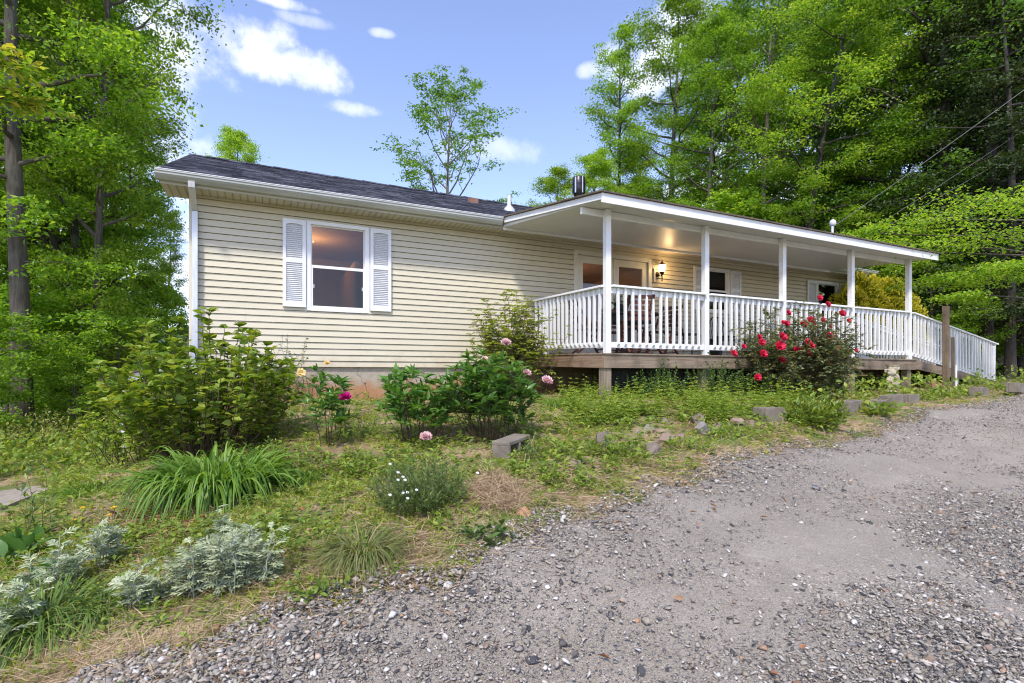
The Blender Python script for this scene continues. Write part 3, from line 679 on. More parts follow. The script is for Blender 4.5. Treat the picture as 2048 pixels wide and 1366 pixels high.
a, b, c, d = FLc + Vector((.03, .03, -.118)), FRc + Vector((-.03, .03, -.118)), Vector((13.38, 8.70, 2.69)), Vector((3.99, 8.69, 2.69))
MB().hexa([a, b, c, d, a + Vector((0, 0, .085)), b + Vector((0, 0, .085)), c + Vector((0, 0, .14)), d + Vector((0, 0, .14))]).build('ceiling', M_CEIL, porch, offset=PO)
MB().box(3.99, 13.38, 8.672, 8.694, 2.642, 2.6885).build('ledger_trim', M_PAINT, porch, offset=PO)

def baluster_mesh(h):
    w = .019; m = MB().add([(-w, -w, .035), (w, -w, .035), (w, w, 0), (-w, w, 0), (-w, -w, h), (w, -w, h), (w, w, h), (-w, w, h)], [(0, 3, 2, 1), (4, 5, 6, 7), (0, 1, 5, 4), (1, 2, 6, 5), (2, 3, 7, 6), (3, 0, 4, 7)])
    me = bpy.data.meshes.new('baluster'); me.from_pydata(m.v, [], m.f); me.materials.append(M_PAINT); me.update(); return me
BAL = baluster_mesh(.915)
def railing(parent, off, a, b, n, name='railing', side=1, step=None):
    """a, b: ends at deck level (outer face line); boards and balusters of one straight railing"""
    a, b = Vector(a), Vector(b); d = (b - a); dn = Vector((d.x, d.y, 0)).normalized(); nrm = Vector((dn.y, -dn.x, 0)) * side   # outward
    def brd(o0, o1, za, zb):
        p = [a + nrm * o0, b + nrm * o0, b + nrm * o1, a + nrm * o1]; return [v + Vector((0, 0, za)) for v in p] + [v + Vector((0, 0, zb)) for v in p]
    cap = MB().hexa(brd(.075, -.07, 1.038, 1.072)).build(name, M_PAINT, parent, offset=off, bevel=.004)
    MB().hexa(brd(0, -.038, .945, 1.034)).build('upper_rail', M_PAINT, cap, bevel=.003)
    MB().hexa(brd(0, -.038, .095, .185)).build('lower_rail', M_PAINT, cap, bevel=.003)
    for i in range(n):
        k = (i + 1) / (n + 1) if step is None else step[i]
        p = a + d * k + nrm * .0205
        o = link('baluster', BAL, cap); o.location = (p.x, p.y, p.z + .118); o.rotation_euler = (R(random.uniform(-.7, .7)), R(random.uniform(-1.0, 1.0)), math.atan2(nrm.y, nrm.x) + R(90))
    return cap
zd = dz(6.65)
for i in range(4): railing(porch, PO, (PX[i] + (pw + .002 if i == 0 else .049), 6.66, zd), (PX[i + 1] - .049, 6.66, zd), 13)
railing(porch, PO, (4.835, 9.06, dz(9.06)), (4.835, 6.70, dz(6.7)), 16)
MB().box(4.835, 4.925, 8.62, 8.71, dz(8.6) - .01, dz(8.6) + 1.03).build('railing_post', M_PAINT, porch, offset=PO)
railing(porch, PO, (13.1, 8.05, dz(8.05)), (13.1, 9.06, dz(9.06)), 7)

# ramp
RLc = Vector((15, 7.3, -.3)); RO = -RLc
ramp_o = thing('access_ramp', 'sloping timber ramp with white handrails at the right end of the porch', 'ramp', RLc)
ra, rb = (DX1 + .003, dz(6.65)), (16.86, -.20)
mb = MB()
for i in range(26):
    xa = ra[0] + (rb[0] - ra[0]) * i / 26; xb = ra[0] + (rb[0] - ra[0]) * (i + .94) / 26; za = ra[1] + (rb[1] - ra[1]) * i / 26; zb_ = ra[1] + (rb[1] - ra[1]) * (i + .94) / 26
    mb.hexa([(xa, 6.62, za - .035), (xb, 6.62, zb_ - .035), (xb, 7.95, zb_ - .035), (xa, 7.95, za - .035), (xa, 6.62, za), (xb, 6.62, zb_), (xb, 7.95, zb_), (xa, 7.95, za)])
mb.build('ramp_floor', M_DECKY, ramp_o, offset=RO)
for Y in (6.575, 7.955):
    MB().hexa([(ra[0], Y, ra[1] - .21), (rb[0] - .35, Y, rb[1] - .12), (rb[0] - .35, Y + .04, rb[1] - .12), (ra[0], Y + .04, ra[1] - .21), (ra[0], Y, ra[1] - .004), (rb[0], Y, rb[1] - .006), (rb[0], Y + .04, rb[1] - .006), (ra[0], Y + .04, ra[1] - .004)]).build('side_board', M_DECK, ramp_o, offset=RO, bevel=.003)
railing(ramp_o, RO, (13.13, 6.655, zd - .005), (16.93, 6.655, -.31), 27, 'handrail', step=[(i + .7) / 27.6 for i in range(27)])
railing(ramp_o, RO, (13.13, 7.93, zd + .02), (16.93, 7.93, -.29), 27, 'handrail', side=-1, step=[(i + .7) / 27.6 for i in range(27)])
for Y in (6.61, 7.9): MB().hexa([(16.74, Y, -.34), (16.83, Y, -.34), (16.83, Y + .09, -.34), (16.74, Y + .09, -.34), (16.70, Y, .70), (16.79, Y, .70), (16.79, Y + .09, .70), (16.70, Y + .09, .70)]).build('end_post', M_PAINT, ramp_o, offset=RO)
MB().box(14.95, 15.04, 6.61, 6.70, gz(15, 6.6) - .1, .95).build('mid_post', M_PAINT, ramp_o, offset=RO)

# ------------------------------------------------------------------ wall lantern and room lamps
def emis(name, col, s):
    m, t, b = new_mat(name); b.inputs['Base Color'].default_value = rgba(col); b.inputs['Emission Color'].default_value = rgba(col); b.inputs['Emission Strength'].default_value = s; return m
def lamp(name, loc, energy, col, rad, parent):
    l = bpy.data.lights.new(name, 'POINT'); l.energy = energy; l.color = col; l.shadow_soft_size = rad
    o = bpy.data.objects.new(name, l); COL.objects.link(o); o.parent = parent; o.location = loc; return o
lt = thing('wall_lantern', 'lit bronze wall lantern with faceted glass right of the porch door', 'lantern', (8.0, WY - .02, 2.2))
bp = MB().lathe([(0, -.01), (.055, -.01), (.06, 0), (.05, .015), (.02, .03), (0, .03)], 16).build('back_plate', M_BRONZE, lt, True)
bp.rotation_euler = (R(90), 0, 0); bp.location = (-.02, 0, .02)
MB().tube([(-.02, -.02, .02), (-.01, -.06, -.02), (0, -.11, -.03), (0, -.13, .02), (0, -.13, .06)], .011, 8).lathe([(.004, -.16), (.012, -.14), (.010, -.10), (.014, -.06), (.012, -.02), (.03, .0), (.05, .04), (.055, .055), (.03, .06)], 12, (0, -.13, 0)).build('arm', M_BRONZE, lt, True)
MB().lathe([(.055, .205), (.085, .21), (.06, .235), (.035, .25), (.03, .275), (.012, .285), (.015, .30), (.003, .33)], 12, (0, -.13, 0)).build('cap', M_BRONZE, lt, True)
MB().lathe([(.05, .06), (.062, .10), (.078, .17), (.084, .205), (.05, .206)], 8, (0, -.13, 0)).build('glass_shade', emis('lit_lantern_glass', (1, .76, .42), 5), lt)
bars = MB()
for k in range(8):
    a = 2 * math.pi * k / 8; bars.bar((.053 * math.cos(a), -.13 + .053 * math.sin(a), .06), (.087 * math.cos(a), -.13 + .087 * math.sin(a), .205), .006, .006)
bars.build('cage', M_BRONZE, lt)
lamp('lantern_bulb', (.05, -.26, .15), 4.5, (1, .62, .28), .06, lt)
MB().box(7.86, 7.90, WY - .055, WY - .018, 2.04, 2.34).build('trim_block', M_CREAMTRIM, house, offset=HO)

cl = thing('ceiling_lamp', 'warm ceiling lamp glowing inside the left window', 'lamp', (.60, 10.25, 2.62))
MB().tube([(0, 0, 0), (0, 0, -.1)], .02).tube([(-.2, 0, -.1), (.2, 0, -.1)], .012).build('stem', M_BRONZE, cl)
for x in (-.18, .18): MB().lathe([(.03, -.1), (.05, -.12), (.085, -.19), (.06, -.18), (.02, -.12)], 14, (x, 0, 0)).build('shade', emis('warm shade', (1, .62, .3), .45), cl, True)
lamp('room_bulb', (.2, .6, -.35), 10, (1, .60, .28), .15, cl)
for X, e in ((6.6, 8), (11.7, 16)):
    c2 = thing('ceiling_lamp', 'warm round ceiling lamp inside the room behind the ' + ('glazed door' if X < 8 else 'porch window'), 'lamp', (X, 11.0, 2.63))
    MB().lathe([(.16, 0), (.17, -.03), (.12, -.08), (.02, -.1)], 18).build('shade', emis('warm bowl', (1, .66, .4), 3), c2, True)
    lamp('room_bulb', (0, 0, -.4), e, (1, .56, .34), .15, c2)
# ------------------------------------------------------------------ things on the porch
M_CHAIR = wood_mat('reddish_brown_chair_wood', (.085, .028, .018), (.16, .06, .035), 2, .6)
M_BLACK = plain('black_painted_metal', (.018, .018, .02), (.035, .035, .035), .45, 9)
pz = dz(7.3)
def folding_chair(loc, rz, label):
    t = thing('folding_chair', label, 'chair', loc, rz, 'folding chairs around the porch table')
    s = MB()
    for k in range(6): s.box(-.21, .21, -.20 + k * .07, -.145 + k * .07, .435, .455)
    s.build('seat', M_CHAIR, t)
    bk = MB()
    for k in range(5): z = .55 + k * .085; y = .262 + (z - .44) * .21; bk.hexa([(-.185, y, z), (.185, y, z), (.185, y + .016, z), (-.185, y + .016, z), (-.185, y + .013, z + .058), (.185, y + .013, z + .058), (.185, y + .029, z + .058), (-.185, y + .029, z + .058)])
    bk.build('backrest', M_CHAIR, t)
    for x in (-.205, .205):
        MB().bar((x, -.22, .012), (x, .372, .96), .028, .042, (1, 0, 0)).build('leg', M_CHAIR, t)
        x2 = x * .84
        MB().bar((x2, .30, .012), (x2, -.17, .43), .028, .04, (1, 0, 0)).build('leg', M_CHAIR, t)
    MB().bar((-.19, -.17, .09), (.19, -.17, .09), .03, .02).bar((-.16, .25, .06), (.16, .25, .06), .03, .02).build('stretcher', M_CHAIR, t)
    return t
folding_chair((5.28, 7.75, dz(7.75)), R(75), 'brown wooden folding chair at the house end of the table behind the corner post')
folding_chair((5.62, 7.02, dz(7.0)), R(165), 'brown wooden folding chair between the table and the front railing')
folding_chair((6.72, 7.55, dz(7.5)), R(-75), 'brown wooden folding chair with leaning slatted back right of the table')
folding_chair((6.2, 8.25, dz(8.2)), R(-20), 'brown wooden folding chair behind the table against the door')
tb = thing('porch_table', 'dark round pedestal table behind the porch railing', 'table', (5.98, 7.55, dz(7.55)))
MB().lathe([(0, .70), (.50, .70), (.52, .71), (.52, .735), (.50, .74), (0, .74)], 36).build('table_top', M_BLACK, tb)
MB().lathe([(.44, .58), (.45, .58), (.45, .698), (.44, .698)], 32).build('apron', M_BLACK, tb)
MB().lathe([(.03, .03), (.16, .03), (.10, .07), (.06, .12), (.055, .5), (.1, .64), (.3, .695)], 18).build('pedestal', M_BLACK, tb, True)
for k in range(4): a = R(45 + 90 * k); MB().bar((.08 * math.cos(a), .08 * math.sin(a), .06), (.4 * math.cos(a), .4 * math.sin(a), .02), .06, .04).build('foot', M_BLACK, tb)
fp = thing('flower_pot', 'dark pot of round cream hydrangea blooms on the porch table', 'flower pot', (5.72, 7.45, dz(7.45) + .742))
MB().lathe([(0, 0), (.075, 0), (.095, .05), (.10, .12), (.085, .14), (.08, .11), (0, .1)], 20).build('pot', M_BLACK, fp, True)
def bloom_ball(r, c, n, mat, nm, parent):
    pos = rdir(n) * r * (.75 + .25 * rng.random((n, 1))); d = unit(pos + rng.normal(size=(n, 3)) * r * .4)
    V, T = leaves(pos + np.array(c), np.cross(d, rdir(n)), d, r * .42, r * .38, .1)
    return link(nm, mesh_np(nm, V, [T], mat), parent)
M_CREAMFL = leaf_mat('cream petals', [(.62, .6, .42), (.7, .7, .55), (.5, .55, .34)], .6, .25, (1, 1, .9))
for c, r in (((-.10, -.03, .24), .085), ((.08, -.06, .26), .09), ((.02, .08, .27), .085), ((-.03, -.08, .2), .07)): bloom_ball(r, c, 130, M_CREAMFL, 'bloom', fp)
M_GREEN = leaf_mat('pot leaves', [(.03, .07, .015), (.07, .13, .03)])
_p = rdir(40) * .12 + np.array([0, 0, .17]); V, T = leaves(_p, rdir(40, .2), rdir(40, 1.), .1, .06)
link('leaves', mesh_np('leaves', V, [T], M_GREEN), fp)
def metal_chair(loc, rz, label):
    t = thing('patio_chair', label, 'chair', loc, rz, 'round backed patio chairs by the house wall')
    a = np.linspace(0, np.pi, 15)
    MB().tube([(-.24, .2, 0)] + [(-.24 * math.cos(q), .2 + .10 * math.sin(q), .46 + .46 * math.sin(q)) for q in a] + [(.24, .2, 0)], .014, 8).build('back_frame', M_BLACK, t, True)
    mesh = MB()
    for k in range(9): x = -.2 + .05 * k; h = .46 + .46 * math.sqrt(max(0, 1 - (x / .24) ** 2)); mesh.bar((x, .2, .44), (x, .2 + .1 * (h - .46) / .46, h), .01, .008)
    mesh.build('back_slats', M_BLACK, t)
    MB().lathe([(0, .43), (.23, .43), (.25, .44), (.25, .455), (0, .46)], 24).build('seat', M_BLACK, t)
    for x, y in ((-.2, -.18), (.2, -.18)): MB().bar((x, y, .44), (x * 1.15, y * 1.15, .0), .022, .022).build('leg', M_BLACK, t)
    return t
metal_chair((7.75, 7.95, dz(7.95)), R(20), 'black round backed patio chair left of the porch window')
metal_chair((9.05, 8.2, dz(8.2)), R(-10), 'black round backed patio chair under the right end of the porch window')
bn = thing('bench', 'low dark bench along the house wall under the porch window', 'bench', (9.9, 8.75, dz(8.75)))
MB().box(-.6, .6, -.17, .17, .40, .44).build('seat', M_BLACK, bn)
for x in (-.52, .52): MB().box(x - .03, x + .03, -.15, .15, 0, .399).build('leg', M_BLACK, bn)

# ------------------------------------------------------------------ service mast and wires
ms = thing('service_mast', 'white gooseneck electric service mast rising above the porch roof', 'mast', (14.78, 9.5, 3.15))
MB().tube([(0, 0, -.05), (0, 0, 1.1)], .035, 14).build('pipe', plain('pale conduit', (.55, .56, .6), (.66, .67, .7), .4, 4), ms, True)
MB().lathe([(.036, 1.08), (.06, 1.09), (.085, 1.13), (.09, 1.19), (.07, 1.25), (.03, 1.28), (0, 1.285)], 18, (.02, 0, 0)).build('weatherhead', plain('grey weatherhead', (.5, .51, .56), (.6, .61, .66), .45, 4), ms, True)
MB().tube([(.08, -.02, 1.12), (.17, -.03, .98), (.25, -.03, .84), (.31, -.03, .83), (.38, -.04, .95), (.36, -.05, 1.08), (.28, -.05, 1.17), (.22, -.05, 1.2)], .012, 6).tube([(.08, .02, 1.1), (.14, .02, .95), (.2, 0, .8)], .014, 6).build('drip_loop', M_BLACKPIPE, ms, True)
M_WIRE = plain('grey_wire', (.18, .18, .18), (.26, .26, .26), .6, 20)
def wire(a, b, r, sag, label):
    a, b = Vector(a), Vector(b); pts = [a.lerp(b, k / 24) - Vector((0, 0, sag * 4 * (k / 24) * (1 - k / 24))) for k in range(25)]
    tag(MB().tube(pts, r, 6).build('power_line', M_WIRE, smooth=True), label, 'power line', 'service wires over the porch roof')
wire((14.86, 9.42, 4.28), P(2320, -22, 10.5), .0075, .05, 'thick grey service cable running from the mast up to the right')
wire(P(1724, 470, 15.6), P(2330, 70, 14), .004, .06, 'thin grey wire, upper of the two right of the mast')
wire(P(1734, 475, 15.6), P(2330, 128, 14), .004, .06, 'thin grey wire, lower of the two right of the mast')

# ------------------------------------------------------------------ posts, statue, boulders, blocks
p = GT(1892, 11.0); q = P(1892, 612, 11.0)
wp = thing('wooden_post', 'tall weathered wooden post standing in front of the ramp railing', 'post', p, R(8))
hp = q.z - p.z
MB().add([(-.058, -.05, -.15), (.052, -.05, -.15), (.052, .05, -.15), (-.058, .05, -.15), (-.068, -.05, hp - .01), (.042, -.05, hp), (.042, .05, hp - .015), (-.068, .05, hp)], [(0, 3, 2, 1), (4, 5, 6, 7), (0, 1, 5, 4), (1, 2, 6, 5), (2, 3, 7, 6), (3, 0, 4, 7)]).build('post', wood_mat('brown_post_wood', (.10, .07, .04), (.23, .165, .10), 2), wp, bevel=.008)
nh_ = MB().lathe([(0, 0), (.009, 0), (.007, .006), (0, .007)], 8).build('nail_head', M_BLACK, wp); nh_.rotation_euler = (R(90), 0, 0); nh_.location = (-.03, -.052, hp - .25)
p = GT(1906, 11.25); h2 = P(1906, 674, 11.25).z - p.z
sp = thing('wooden_post', 'short grey wooden post leaning beside the tall post at the ramp', 'post', p, R(12))
MB().hexa([(-.03, -.03, -.15), (.03, -.03, -.15), (.03, .03, -.15), (-.03, .03, -.15), (-.05, -.03, h2), (.01, -.03, h2 - .01), (.01, .03, h2), (-.05, .03, h2 - .01)]).build('post', wood_mat('grey_brown_post', (.09, .068, .042), (.19, .145, .095), 2), sp, bevel=.006)
p = GT(1911, 11.5); MB_ = MB().box(-.022, .022, -.022, .022, -.1, P(1911, 730, 11.5).z - p.z)
st = tag(MB_.build('marker_stake', M_PAINT, bevel=.003), 'thin white stake right behind the short grey post', 'stake'); st.location = p

def rock_mesh(seed, sx, sy, sz, mat, facets=15, rough=.07, sub=4):
    bm = bmesh.new(); bmesh.ops.create_icosphere(bm, subdivisions=sub, radius=1); r = random.Random(seed)
    planes = []
    for _ in range(facets):
        n = Vector((r.gauss(0, 1), r.gauss(0, 1), r.gauss(.2, .8))).normalized(); planes.append((n, r.uniform(.48, .78)))
    o = Vector((seed * 3.1, seed * 1.7, 0))
    for v in bm.verts:
        c = v.co.copy()
        for n, d in planes:
            e = c.dot(n) - d
            if e > 0: c -= n * e * .985
        k = 1 + rough * mnoise.fractal(c * 1.6 + o, .8, 2.1, 4) + rough * .35 * mnoise.noise(c * 9 + o)
        v.co = Vector((c.x * sx * k, c.y * sy * k, c.z * sz * k))
    me = bpy.data.meshes.new('rock'); bm.to_mesh(me); bm.free(); me.materials.append(mat)
    me.polygons.foreach_set('use_smooth', [True] * len(me.polygons))
    try: me.set_sharp_from_angle(angle=R(28))
    except Exception: pass
    me.update(); return me
def stone_mat(name, c1, c2, c3=None):
    m, t, b = new_mat(name); v = coords(t)
    c = ramp(t, noise_f(t, v, 5, 7, .65), [(.32, c1), (.6, c2), (.75, c3 or c2)])
    c = mixc(t, ramp(t, noise_f(t, v, 40, 4, .7), [(.55, (0, 0, 0)), (.7, (.5, .5, .5))]), c, tuple(x * .5 for x in c1))
    t.links.new(c, b.inputs['Base Color']); b.inputs['Roughness'].default_value = .9
    bump(t, b, noise_f(t, v, 30, 6, .65), .7, .012); return m
M_ST_GREY = stone_mat('grey stone', (.12, .095, .075), (.22, .18, .145), (.33, .28, .23))
M_ST_TAN = stone_mat('tan stone', (.19, .135, .095), (.30, .22, .16), (.40, .31, .23))
M_ST_BLUE = stone_mat('bluish stone', (.16, .145, .135), (.27, .25, .235), (.38, .35, .32))
M_ST_DARK = stone_mat('dark stone', (.035, .036, .04), (.075, .075, .08), (.12, .12, .125))
M_ST_ORANGE = stone_mat('orange stone', (.30, .15, .07), (.46, .26, .14), (.55, .38, .24))
M_ST_RED = stone_mat('red stone', (.20, .09, .06), (.34, .17, .11), (.50, .33, .22))
def rock(px, py, wpx, hpx, mat, label, seed, depth=.7, rz=0, name='rock', lift=.25, cat='rock', group=None):
    g = G(px, py); t = SN * g.x + CS * g.y
    w = wpx * t / F; h = hpx * t / F
    o = tag(link(name, rock_mesh(seed, w * .58, w * .58 * depth, h * .72, mat)), label, cat, group)
    o.location = (g.x, g.y, g.z + h * lift); o.rotation_euler = (0, 0, rz); return o
rock(1205, 893, 54, 36, M_ST_GREY, 'dark pointed boulder with pale streak, largest in the grass right of the lone block', 3, .6, R(20))
rock(1307, 906, 42, 27, M_ST_GREY, 'angular grey rock in front of the flat slabs', 5, .7, R(-25))
rock(1330, 884, 62, 20, M_ST_TAN, 'long flat reddish slab behind the angular grey rock', 7, .5, R(10))
rock(1322, 868, 46, 16, M_ST_TAN, 'thin tilted slab between the white stone and the bluish boulder', 8, .6)
rock(1360, 876, 32, 14, M_ST_TAN, 'small tan slab at the right end of the long reddish slab', 9, .8)
rock(1297, 862, 30, 17, M_ST_BLUE, 'pale whitish stone topmost left in the rock pile', 11, .7)
rock(1280, 872, 24, 12, M_ST_BLUE, 'small bluish stone at the left edge of the rock pile', 12, .8)
rock(1405, 866, 46, 28, M_ST_BLUE, 'rounded bluish grey boulder in the middle of the rock pile', 14, .7, R(30))
rock(1397, 845, 38, 20, M_ST_GREY, 'cracked grey rock behind the bluish boulder', 15, .7)
rock(1437, 856, 30, 14, M_ST_TAN, 'low tan stone right of the cracked grey rock', 16, .8)
rock(1472, 850, 34, 15, M_ST_TAN, 'brown stone second from the right end of the rock row', 17, .7)
rock(1500, 852, 36, 16, M_ST_TAN, 'wedge shaped tan rock at the right end of the rock row', 18, .7, R(15))
rock(1327, 846, 26, 13, M_ST_GREY, 'small grey rock half buried in weeds above the rock pile', 19, .8)
rock(1147, 938, 44, 22, M_ST_TAN, 'ridged brown rock in the low weeds below the lone block', 21, .7, R(40))
rock(1108, 941, 34, 10, M_ST_GREY, 'flat grey stone left of the ridged brown rock', 22, .8)
rock(1137, 905, 44, 10, M_ST_TAN, 'flat pale stone sunk in the straw left of the largest boulder', 23, .7)
rock(1047, 1034, 30, 28, M_ST_ORANGE, 'orange tan stone at the edge of the gravel', 25, .75, R(-30))
rock(885, 944, 22, 8, M_ST_GREY, 'small flat stone left of the lone block in the grass', 26, .8)
g = rock(1866, 776, 62, 20, M_ST_RED, 'rounded reddish boulder beside the wooden posts', 28, .6, R(10), 'boulder', cat='boulder')
for px, py, w, h, mt, lb, sd in ((943, 1194, 20, 20, M_ST_DARK, 'dark angular stone lying alone in the middle of the gravel', 31), (934, 1226, 15, 13, M_ST_DARK, 'dark small stone just below the angular one on the gravel', 32),
        (1834, 1142, 27, 15, M_ST_DARK, 'flat dark stone on the gravel at the right', 33), (1996, 1172, 18, 17, M_ST_DARK, 'black stone near the right edge of the gravel', 34), (1858, 1325, 32, 22, M_ST_TAN, 'round tan cobble on the gravel near the bottom right', 35),
        (1283, 1346, 26, 22, M_ST_DARK, 'dark pointed stone at the bottom middle of the gravel', 36), (1064, 1330, 40, 12, M_ST_DARK, 'pair like flat dark stone at the bottom left of the middle gravel', 37), (1274, 1250, 13, 10, M_ST_ORANGE, 'small brown pebble in the middle of the gravel', 38),
        (1002, 1176, 18, 13, M_ST_BLUE, 'bluish grey stone right of the dark angular one', 39), (1702, 1295, 26, 16, M_ST_BLUE, 'grey stone at the bottom of the gravel right of centre', 40), (578, 1290, 26, 20, M_ST_DARK, 'dark stone in the gravel bottom left corner', 41), (552, 1236, 22, 18, M_ST_DARK, 'dark stone at the gravel edge below the silver plant', 42)):
    rock(px, py, w, h, mt, lb, sd, .8, sd, 'stone', .1, 'stone')

M_BLOCK = stone_mat('concrete block', (.15, .125, .095), (.24, .205, .165), (.31, .275, .225))
def block(loc, rz, label, roll=0, L=.40, sink=0, solid=False, H=.19):
    m = MB(); w, t_ = .19, .035; a, b = -L / 2, L / 2
    m.box(a, b, -w / 2, -w / 2 + t_, 0, H).box(a, b, w / 2 - t_, w / 2, 0, H)
    for x in (a, -.017, b - .034): m.box(x, x + .034, -w / 2 + t_, w / 2 - t_, 0, H)
    me = bpy.data.meshes.new('cinder_block'); me.from_pydata(m.v, [], m.f); me.materials.append(M_BLOCK); me.update()
    o = tag(link('cinder_block', me), label, 'concrete block', 'concrete blocks edging the garden')
    bv = o.modifiers.new('bevel', 'BEVEL'); bv.width = .006; bv.segments = 2
    o.location = (loc[0], loc[1], loc[2] - sink); o.rotation_euler = (roll, R(random.uniform(-3, 3)), rz); return o
g = P(1007, 884, 5.0)
b_ = block((g.x, g.y, gz(g.x, g.y)), R(18), 'lone grey concrete block lying on its side with open cores facing the driveway', R(90)); b_.location.z += .045; b_.rotation_euler = (R(90), R(-5), R(33))
for px, t, zt, L, lb in ((1540, 6.7, 815, .42, 'mossy concrete block at the left end of the garden edging with its cores open'), (1697, 7.5, 801, .46, 'large square concrete block in the middle of the edging row'), (1660, 7.6, 806, .4, 'concrete block sunk low just left of the large square one'),
        (1760, 8.0, 799, .42, 'low concrete block between the large square one and the next step up'), (1783, 8.15, 790, .44, 'concrete block stepping up right of the dock leaves'), (1815, 8.5, 788, .42, 'concrete block behind weeds below the porch corner'),
        (1958, 10.2, 774, .6, 'concrete block in the weeds below the end of the ramp'), (2030, 10.4, 766, .6, 'last concrete block at the right edge of the picture')):
    g = GT(px, t); z = P(px, zt, t).z
    block((g.x, g.y, z - .19), R(random.uniform(-2, 8) + (8 if px > 1650 else 0)), lb, L=L)
tg = GT(2000, 13.0)
# flat landing slab at the foot of the ramp
tag(MB().box(16.78, 18.2, 6.45, 8.1, gz(17.3, 7) - .2, -.235).build('landing_slab', M_BLOCK, bevel=.01), 'pale concrete landing slab at the foot of the ramp', 'slab')

# weathered garden statue
M_STATUE = stone_mat('weathered statue stone', (.30, .26, .18), (.44, .40, .29), (.56, .52, .40))
g = GT(1783, 10.6); su = thing('garden_statue', 'weathered stone cherub statue carrying a basket in front of the deck', 'statue', g, R(-15))
bm = bmesh.new()
def blob(c, r, s=(1, 1, 1), rot=None):
    m = Matrix.Translation(c) @ (Euler(rot).to_matrix().to_4x4() if rot else Matrix()) @ Matrix.Diagonal((*[r * x for x in s], 1)); bmesh.ops.create_icosphere(bm, subdivisions=3, radius=1, matrix=m)
blob((0, 0, .05), .13, (1, .85, .4)); blob((-.05, -.01, .13), .065, (.8, .9, 1.6)); blob((.06, -.02, .13), .065, (.8, .9, 1.6)); blob((0, 0, .27), .10, (1, .85, 1.25)); blob((.02, -.07, .22), .06, (1.1, .8, 1.3))
blob((-.02, -.02, .44), .078, (1, 1, 1.1)); blob((-.02, -.085, .43), .028, (1.3, .8, 1)); blob((-.11, -.03, .30), .042, (.8, 1, 2), (0, .5, 0)); blob((.11, -.03, .34), .042, (.8, 1, 2.2), (0, -.3, 0))
for k in range(14): a = k * .9; blob((-.02 + .075 * math.cos(a), .01 + .075 * math.sin(a), .46 + .035 * math.sin(k * 2.1)), .032)
for k in range(10): a = k * .63; blob((.05 + .085 * math.cos(a), .06 * math.sin(a), .52 + .01 * math.sin(k * 3)), .034)
for k in range(16): blob((random.uniform(-.1, .1), random.uniform(-.1, .02), random.uniform(.03, .30)), random.uniform(.02, .035))
for v in bm.verts: v.co *= 1 + .03 * mnoise.noise(v.co * 22)
me = bpy.data.meshes.new('figure'); bm.to_mesh(me); bm.free(); me.materials.append(M_STATUE)
fo = link('figure', me, su); rm = fo.modifiers.new('remesh', 'REMESH'); rm.mode = 'VOXEL'; rm.voxel_size = .008; rm.use_smooth_shade = True
bk = MB().lathe([(.05, .50), (.085, .53), (.115, .58), (.12, .60), (.10, .60), (.07, .56)], 20, (.055, .03, 0)).build('basket', M_STATUE, su, True)

# lean-to at the left end of the house
lz = P(243, 770, 8.2); LT = Vector((-1.6, 10.3, -1.4)); LO = -LT
lo_ = thing('side_lean_to', 'small white lean-to roof on a post half hidden behind the big leafy shrub', 'lean-to', LT)
MB().box(-2.03, -1.94, 9.98, 10.07, gz(-2, 10) - .2, -.16).build('post', M_PAINT, lo_, offset=LO)
MB().box(-2.03, -1.94, 11.6, 11.69, gz(-2, 11.6) - .2, -.16).build('post', M_PAINT, lo_, offset=LO)
MB().hexa([(-2.22, 9.93, -.23), (-1.0, 9.93, .12), (-1.0, 9.975, .12), (-2.22, 9.975, -.23), (-2.22, 9.93, -.11), (-1.0, 9.93, .24), (-1.0, 9.975, .24), (-2.22, 9.975, -.11)]).build('fascia', M_PAINT, lo_, offset=LO)
MB().hexa([(-2.26, 9.88, -.112), (-1.0, 9.88, .248), (-1.0, 11.9, .248), (-2.26, 11.9, -.112), (-2.26, 9.88, -.085), (-1.0, 9.88, .275), (-1.0, 11.9, .275), (-2.26, 11.9, -.085)]).build('roof_panel', M_PSH, lo_, offset=LO)

# black netting at the left, extended right as a dark sheet for deck shade
nv = []; nn = 46
for i in range(nn + 1):
    x = 4.95 + (10.1 - 4.95) * i / nn; y = 6.92 + .05 * math.sin(i * 1.3) + .03 * math.sin(i * 3.1)
    for k in range(4): nv.append((x, y + .03 * math.sin(i * 2 + k * 1.7), .09 + (gz(x, y) - .12 - .09) * k / 3))
no = MB().add(nv, [(i * 4 + k, i * 4 + 4 + k, i * 4 + 5 + k, i * 4 + 1 + k) for i in range(nn) for k in range(3)]).build('netting_shade', plain('black mesh and shade sheet', (.008, .008, .009), (.02, .02, .02), .9, 30, 200, .5, .004), smooth=True)
tag(no, 'black mesh and shade sheet at the left under the deck, extended along the front to stand in for shade', 'netting_shade')
